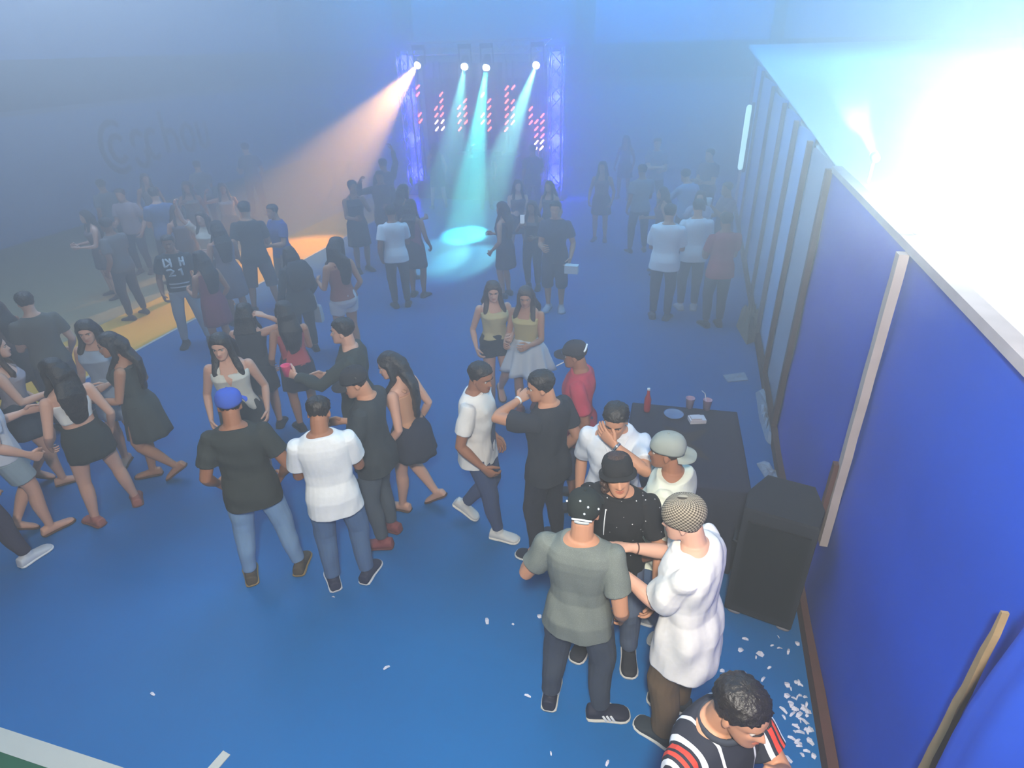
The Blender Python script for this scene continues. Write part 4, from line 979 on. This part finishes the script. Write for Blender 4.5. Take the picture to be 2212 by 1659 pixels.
person('woman with long dark hair in nude top and black skirt, white handbag', (893, 1095), (868, 742), 58, ('top', (206, 156, 122), .56), ('skirt', (46, 52, 70), .395, .022), ('long', 'black'), 'fair', 'w', ra='down', la='relax', walk=-.075, head=(30, 10, 0), lean=(8, 0, 0), shoes='sandal', lod=2, extra=x_purse, height=1.64)
# --- middle of the floor
person('woman with long hair in pale yellow top and dark shorts, facing the balcony', (1070, 872), (1066, 606), 190, ('top', (214, 200, 150), .56), ('shorts', (44, 46, 56), .22), ('long', 'brown'), 'fair', 'w', ra='relax', la='bent', walk=.05, head=(-8, 12, 0), shoes='sandal', lod=2, height=1.58)
person('woman in yellow top and white flared skirt, near the woman in shorts', (1142, 888), (1136, 618), 158, ('top', (208, 190, 128), .55), ('skirt', (222, 230, 240), .36, .075), ('long', 'brown'), 'tan', 'w', ra='bent', la='bent', walk=.05, head=(14, 14, 0), shoes=(150, 80, 84), lod=2, height=1.58)
person('man in white t-shirt seen from behind, in front of the dark crowd', (862, 662), (846, 440), 4, ('tee', (226, 230, 238), .47), ('jeans', (62, 72, 84)), ('short', 'black'), 'brown', 'm', ra='bent', la='down', lod=1)
person('woman in plum top beside the cyan pool of light, back turned', (905, 640), (884, 428), -25, ('top', (150, 84, 110), .54), ('skirt', (58, 62, 76), .33, .02), ('long', 'black'), 'brown', 'w', ra='relax', la='bent', lod=1)
person('tall woman in dark dress with raised black hair, edge of the orange light', (772, 585), (766, 362), 200, ('dress', (52, 58, 66)), ('skirt', (52, 58, 66), .30, .02), ('bun', 'black'), 'brown', 'w', ra='bent', la='chin', lod=1)
person('person in dark brown jacket behind the white t-shirt', (842, 556), (820, 365), 170, ('coat', (70, 62, 66)), ('jeans', (50, 56, 66)), ('short', 'black'), 'brown', 'm', ra='raise', la='bent', lod=1)
person('person dancing in dark clothes under the left truss tower', (845, 520), (828, 315), 20, ('longsleeve', (54, 66, 76)), ('jeans', (48, 56, 70)), ('short', 'black'), 'brown', 'm', ra='up', la='bent', lod=1, height=1.76)
person('woman with long black hair in dark dress, right edge of the dark crowd', (880, 600), (872, 395), -60, ('dress', (58, 66, 70)), ('skirt', (58, 66, 70), .32, .03), ('long', 'black'), 'tan', 'w', ra='bent', la='relax', lod=1)
person('woman in dark top and white lace shorts, red brown waist', (760, 775), (722, 505), 30, ('top', (150, 92, 88), .53), ('shorts', (206, 210, 220), .24), ('longside', 'black'), 'tan', 'w', ra='relax', la='bent', lod=1, head=(-70, 8, 0))
def x_pack(c):
    q = MB(); q.rings(np.array([[(a * x, -.12 - b * (y + 1) * .5, z) for x, y in ((-1, -1), (1, -1), (1, 1), (-1, 1))] for a, b, z in ((.11, .10, .98), (.15, .16, 1.05), (.15, .15, 1.25), (.10, .10, 1.36))])); q.build('backpack', cloth_mat((48, 56, 64)), c['rt'])
    w_, d = hand_world(c, 'R', .02)
    o = root('tote_bag', (w_[0] + .02, w_[1] - .01, w_[2] - .40), 'pale grey tote bag in the hand of the person with the backpack', 'bag')
    q = MB(); q.rings(np.array([[(a * x, b * y, z) for x, y in ((-1, -1), (1, -1), (1, 1), (-1, 1))] for a, b, z in ((.10, .03, 0), (.11, .04, .05), (.10, .03, .24), (.09, .015, .26))])); q.build('body', cloth_mat((200, 208, 216)), o, smooth=False)
    q = MB(); q.tube([(-.06, 0, .25), (-.04, 0, .41), (.04, 0, .41), (.06, 0, .25)], .008, 6); q.build('strap', cloth_mat((200, 208, 216)), o)
person('person with a dark backpack and long black hair, pale bag in hand', (662, 760), (628, 535), 20, ('coat', (56, 66, 74)), ('jeans', (56, 66, 80)), ('long', 'black'), 'tan', 'w', ra='relax', la='relax', lod=1, extra=x_pack)
def x_jersey(c):
    P = lambda pts, r=.018: [on_torso(c, x, z, .026) for x, z in pts]
    m_ = cloth_mat((214, 222, 230)); q = MB()
    for pts in ([(-.075, .80), (-.075, .745)], [(-.05, .80), (-.05, .745)], [(-.075, .77), (-.05, .775)], [(.02, .80), (.02, .745)], [(.05, .80), (.02, .77), (.055, .745)], [(.07, .80), (.07, .745)]): q.tube(P(pts), .014, 6)
    q.build('lettering', m_, c['rt'])
    q = MB()
    for pts in ([(.06, .715), (.03, .72), (.012, .705), (.03, .685), (.055, .665), (.012, .665)], [(-.03, .71), (-.045, .72), (-.045, .665)]): q.tube(P(pts), .014, 6)
    q.build('number', m_, c['rt'])
    for z, dz in ((.585, .012), (.555, .01)): patch(c, [(z, -.075, .075), (z + dz, -.08, .08)], m_, 'stripe')
person('man in black sports jersey with white print and grey trousers, facing the balcony', (404, 742), (372, 503), 172, ('tee', (50, 60, 66), .52), ('jeans', (166, 180, 192)), ('short', 'black'), 'brown', 'm', ra='relax', la='relax', stance=.18, lod=2, extra=x_jersey)
person('woman in maroon dress left of the yellow floor stripe gap', (462, 770), (447, 560), 30, ('dress', (150, 72, 96)), ('skirt', (150, 72, 96), .34, .02), ('long', 'black'), 'tan', 'w', ra='relax', la='bent', lod=1)
person('woman with very long black hair and greyish mauve dress', (494, 700), (482, 474), 12, ('dress', (132, 124, 140)), ('skirt', (120, 112, 126), .30, .02), ('long', 'black'), 'tan', 'w', ra='bent', la='relax', lod=1)
person('man in black t-shirt standing with legs apart on the yellow stripe', (558, 672), (535, 432), -10, ('tee', (56, 66, 70), .47), ('kneeshorts', (92, 92, 100)), ('short', 'black'), 'tan', 'm', ra='bent', la='down', stance=.2, lod=1)
person('man in blue t-shirt lit by the orange beam', (632, 646), (588, 448), 120, ('tee', (54, 88, 160), .47), ('kneeshorts', (150, 140, 130)), ('short', 'black'), 'tan', 'm', ra='bent', la='bent', lod=1, stance=.15)
person('person in white blouse catching the orange light, behind the maroon dress', (455, 660), (452, 452), 150, ('longtee', (222, 214, 200), .52), ('jeans', (110, 110, 116)), ('long', 'brown'), 'fair', 'w', ra='up', la='bent', lod=1)
# --- left foreground
person('woman in white v-neck vest and long dark hair, behind the blue cap', (528, 1040), (490, 700), 170, ('top', (226, 224, 212), .52), ('skirt', (70, 80, 86), .40, .02), ('long', 'black'), 'fair', 'w', ra='relax', la='relax', head=(-14, 8, 0), lod=2, height=1.66,
       extra=lambda c: patch(c, [(z, -.0 - .36 * max(0, z - .70), .0 + .36 * max(0, z - .70)) for z in np.linspace(.70, .80, 6)], skin_mat('fair'), 'neckline', infl=.020))
person('woman in short dark dress adjusting her hair with bent arm, beside the white vest', (584, 928), (524, 680), -20, ('dress', (52, 60, 72)), ('skirt', (52, 60, 72), .37, .02), ('bob', 'black'), 'fair', 'w', ra=(.13, -.01, .90), rpole=(1, .1, -.2), la='bent', lod=2, walk=.05)
person('woman in red top and black skirt with dark hair down her back', (668, 922), (610, 655), 8, ('top', (196, 84, 90), .54), ('skirt', (48, 54, 72), .36, .02), ('long', 'black'), 'tan', 'w', ra='bent', la='relax', lod=2,
       extra=lambda c: patch(c, [(z, -.075 * min(1, (.80 - z) * 4.5), .075 * min(1, (.80 - z) * 4.5)) for z in np.linspace(.56, .79, 8)], cloth_mat((196, 84, 90)), 'back_panel', front=False, infl=.05))
def x_pink(c):
    w_, d = hand_world(c, 'L', .05)
    o = root('cup', (w_[0], w_[1], w_[2] - .03), 'bright pink cup held out by the person in the dark jacket', 'cup')
    q = MB(); q.rings(lathe([(.03, 0), (.042, .10), (.044, .105), (.038, .102), (.028, .01)])); q.build('body', mat('cup_hot_pink', (236, 80, 130), .5), o)
person('person in dark jacket holding out a bright pink cup', (785, 1030), (752, 742), 74, ('coat', (56, 66, 66)), ('jeans', (52, 60, 72)), ('short', 'black'), 'fair', 'm', la='fwd', ra='bent', lod=2, extra=x_pink, height=1.74)
person('woman with bare back in white crop top and black skirt, walking away left', (236, 1108), (118, 792), 14, ('crop', (232, 234, 232), .645), ('skirt', (44, 56, 62), .42, .012), ('longside', 'black'), 'fair', 'w', ra='down', la='relax', walk=0, stance=.20, head=(20, 6, 0), shoes=(176, 110, 100), lod=2, height=1.64, feetyaw=(-20, 10))
person('woman in pale grey blue dress left of the woman in the black dress', (300, 985), (178, 712), 150, ('dress', (168, 184, 204)), ('skirt', (168, 184, 204), .34, .018), ('longside', 'black'), 'fair', 'w', ra='relax', la='bent', walk=.06, head=(10, 10, 0), shoes='sandal', lod=2, height=1.62)
person('woman in long black dress with bare legs, looking left by the yellow stripe', (342, 1030), (246, 706), 70, ('dress', (62, 72, 72)), ('skirt', (62, 72, 72), .33, .016), ('long', 'black'), 'tan', 'w', ra='relax', la='bent', walk=.07, head=(20, 8, 0), shoes='sandal', lod=2, height=1.64)
person('woman in grey top and dark skirt at the left edge, facing right', (84, 1042), (8, 732), -100, ('top', (150, 142, 150), .56), ('skirt', (52, 70, 90), .38, .016), ('long', 'brown'), 'fair', 'w', ra='bent', la='relax', walk=.05, shoes='sandal', lod=2, height=1.63)
person('person with pale blue shorts and sandals cut off by the left edge', (52, 1150), (-70, 830), -80, ('tee', (206, 214, 226), .50), ('shorts', (150, 172, 184), .34), ('short', 'brown'), 'fair', 'm', ra='relax', la='bent', shoes='sandal', lod=2, height=1.70, walk=.04)
person('person in white trainers mostly outside the left edge', (-25, 1235), (-150, 900), -70, ('tee', (110, 120, 140), .48), ('jeans', (62, 62, 84)), ('short', 'black'), 'tan', 'm', shoes=(214, 220, 228), sole=(236, 238, 240), lod=2, height=1.74, walk=.09)
# --- right of the teal beam and by the pale sheets
person('woman in dark dress with long hair at the right rim of the cyan light', (1095, 640), (1086, 432), 60, ('dress', (66, 66, 84)), ('skirt', (66, 66, 84), .33, .02), ('long', 'brown'), 'tan', 'w', ra='bent', la='relax', lod=1)
person('woman in dark brown top holding up a small phone, right of the cyan light', (1152, 622), (1150, 430), 160, ('top', (96, 86, 94), .54), ('jeans', (70, 78, 104)), ('long', 'brown'), 'brown', 'w', ra='phone', la='bent', lod=1,
       extra=lambda c: (lambda w_: tag((lambda q: q.box((w_[0] - .035, w_[1] - .005, w_[2]), (w_[0] + .035, w_[1] + .005, w_[2] + .14)).build('phone', mat('phone_glow', (210, 226, 240), noise=0, emit=(.8, .9, 1), estr=.6), smooth=False))(MB()), 'small lit phone in the hand of the woman in brown', 'phone'))(hand_world(c, 'R', .05)[0]))
person('man in dark shirt and shorts carrying a white box, right of the stage front', (1210, 668), (1194, 430), 172, ('tee', (70, 74, 98), .48), ('kneeshorts', (74, 78, 104)), ('short', 'black'), 'tan', 'm', ra='bent', la='relax', shoes=(176, 190, 214), lod=1,
       extra=lambda c: (lambda w_: tag((lambda q: q.box((w_[0] - .10, w_[1] - .07, w_[2] - .05), (w_[0] + .10, w_[1] + .05, w_[2] + .07)).build('box', mat('box_white', (224, 226, 230), .7), smooth=False))(MB()), 'white box carried by the man in shorts', 'box'))((lambda w0: (w0[0] + .06, w0[1] - .14, w0[2] - .04))(hand_world(c, 'L', .05)[0])))
person('man in white t-shirt and dark jeans, left of the three by the sheets', (1440, 688), (1440, 452), -6, ('bigtee', (230, 234, 242), .46), ('jeans', (56, 62, 90)), ('short', 'black'), 'tan', 'm', ra='bent', la='bent', lod=1, shoes=(70, 72, 88), height=1.76)
person('man in white t-shirt between two friends by the pale sheets', (1504, 668), (1500, 452), 10, ('tee', (222, 228, 238), .47), ('jeans', (60, 66, 94)), ('short', 'black'), 'tan', 'm', ra='bent', la='relax', lod=1, shoes=(190, 196, 210), height=1.74)
person('man in faded red t-shirt and dark jeans by the pale sheets', (1562, 704), (1560, 480), 24, ('tee', (168, 72, 84), .46), ('jeans', (48, 56, 86)), ('short', 'black'), 'brown', 'm', ra='bent', la='bent', lod=1, height=1.70)
person('man in light blue shirt leaning left behind the white t-shirts', (1470, 560), (1492, 362), 40, ('longsleeve', (130, 168, 214), .48), ('jeans', (56, 66, 96)), ('short', 'black'), 'tan', 'm', ra='relax', la='fwd', lean=(12, 0, 0), lod=1)
person('person with pale hood behind the two white t-shirts', (1506, 600), (1508, 408), 170, ('coat', (176, 180, 206)), ('jeans', (60, 70, 100)), ('bob', 'brown'), 'fair', 'w', ra='face', la='bent', lod=0)
person('person in mauve top at the foot of the partition end', (1566, 590), (1566, 398), 120, ('tee', (112, 90, 118)), ('jeans', (62, 66, 92)), ('short', 'black'), 'brown', 'm', ra='bent', la='phone', lod=0,
       extra=lambda c: (lambda w_: tag((lambda q: q.rings([[(x + w_[0], y + w_[1], z + w_[2]) for x, y, z in rr] for rr in lathe([(.04, -.05), (.055, .09), (.05, .088), (.036, -.04)])]).build('cup', mat('cup_white', (226, 232, 240), .5, emit=(.7, .85, 1), estr=.0)))(MB()), 'white cup held near the partition end post', 'cup'))(hand_world(c, 'L', .05)[0]))
# --- far crowd in the haze
FAR = [((1300, 520), (1300, 345), 170, (136, 104, 100), 'w', 'person in rust coloured top alone in the haze, right of the truss tower', 'long', 'relax'),
       ((1385, 545), (1384, 352), 20, (130, 136, 150), 'm', 'person in grey shirt in the haze behind the left white t-shirt', 'short', 'bent'),
       ((1416, 470), (1416, 285), 180, (120, 136, 170), 'm', 'distant person in blue shirt against the back wall, arms folded', 'short', 'cross'),
       ((1432, 590), (1428, 400), 100, (128, 88, 104), 'w', 'person in wine top between the grey shirt and the white t-shirt', 'long', 'bent'),
       ((1352, 430), (1350, 290), 160, (96, 110, 140), 'w', 'distant person in slate dress left of the folded arms', 'long', 'relax'),
       ((1530, 500), (1528, 318), 140, (86, 100, 132), 'm', 'distant tall person by the bright tube light', 'short', 'bent'),
       ((285, 590), (276, 412), 150, (170, 150, 156), 'm', 'person in pale pink shirt in the left haze', 'short', 'bent'),
       ((238, 560), (236, 388), 20, (84, 100, 112), 'm', 'person in dark teal shirt below the wall lettering, at left', 'short', 'relax'),
       ((355, 610), (352, 402), 10, (86, 116, 164), 'm', 'person in blue shirt behind the black sports jersey', 'short', 'bent'),
       ((330, 540), (326, 372), 190, (120, 110, 110), 'w', 'person in brown dress in the left haze', 'long', 'relax'),
       ((420, 560), (416, 388), 165, (126, 124, 118), 'w', 'person in khaki top in the left haze', 'long', 'phone'),
       ((215, 640), (205, 470), 100, (140, 120, 122), 'w', 'person in dull rose top farthest left in the haze', 'long', 'bent'),
       ((392, 625), (400, 440), 200, (108, 96, 100), 'w', 'person in dark brown top behind the black sports jersey', 'long', 'relax'),
       ((495, 560), (492, 392), 175, (150, 140, 140), 'w', 'person in pale top beside the orange beam', 'long', 'raise'),
       ((545, 470), (540, 300), 30, (104, 110, 124), 'm', 'distant person in grey standing left of the orange beam', 'short', 'relax'),
       ((440, 500), (436, 345), 10, (92, 104, 120), 'm', 'distant person in dark blue between the lettering and the orange beam', 'short', 'bent'),
       ((265, 685), (262, 500), 40, (112, 108, 108), 'm', 'person in grey brown shirt left of the black sports jersey', 'short', 'bent'),
       ((1120, 560), (1118, 385), 190, (110, 98, 106), 'w', 'person in brown top in front of the stage, right of the teal beam', 'long', 'bent'),
       ((1050, 450), (1048, 300), 180, (74, 86, 104), 'm', 'person in dark shirt standing at the stage front', 'short', 'raise'),
       ((1150, 470), (1152, 310), 10, (64, 70, 92), 'm', 'person in dark clothes before the right truss tower', 'short', 'bent'),
       ((940, 450), (944, 305), 10, (64, 82, 92), 'w', 'person in dark teal dress before the low stage', 'long', 'relax'),
       ((1190, 560), (1186, 395), 150, (104, 98, 112), 'w', 'person in mauve dress under the right truss tower', 'long', 'bent'),
       ((60, 900), (32, 720), 30, (124, 110, 112), 'w', 'woman in dusty pink top behind the left edge group', 'longside', 'bent'),
       ((135, 915), (112, 700), 10, (96, 96, 92), 'm', 'person in dark olive shirt behind the white crop top', 'short', 'relax')]
for k, (ft, tp_, yw, c, sex, lab, hr, arm) in enumerate(FAR):
    person(lab, ft, tp_, yw, ('tee' if sex == 'm' else 'top', c), ('jeans', (60, 68, 88)) if sex == 'm' else ('skirt', tuple(int(v * .7) for v in c), .35, .02), (hr, 'black' if k % 3 else 'brown'), ('tan', 'brown', 'fair')[k % 3], sex,
           ra=arm, la=('relax', 'down', 'bent')[k % 3], lod=0, stance=.12 + .04 * (k % 3))
for o in _tmp: bpy.data.objects.remove(o)
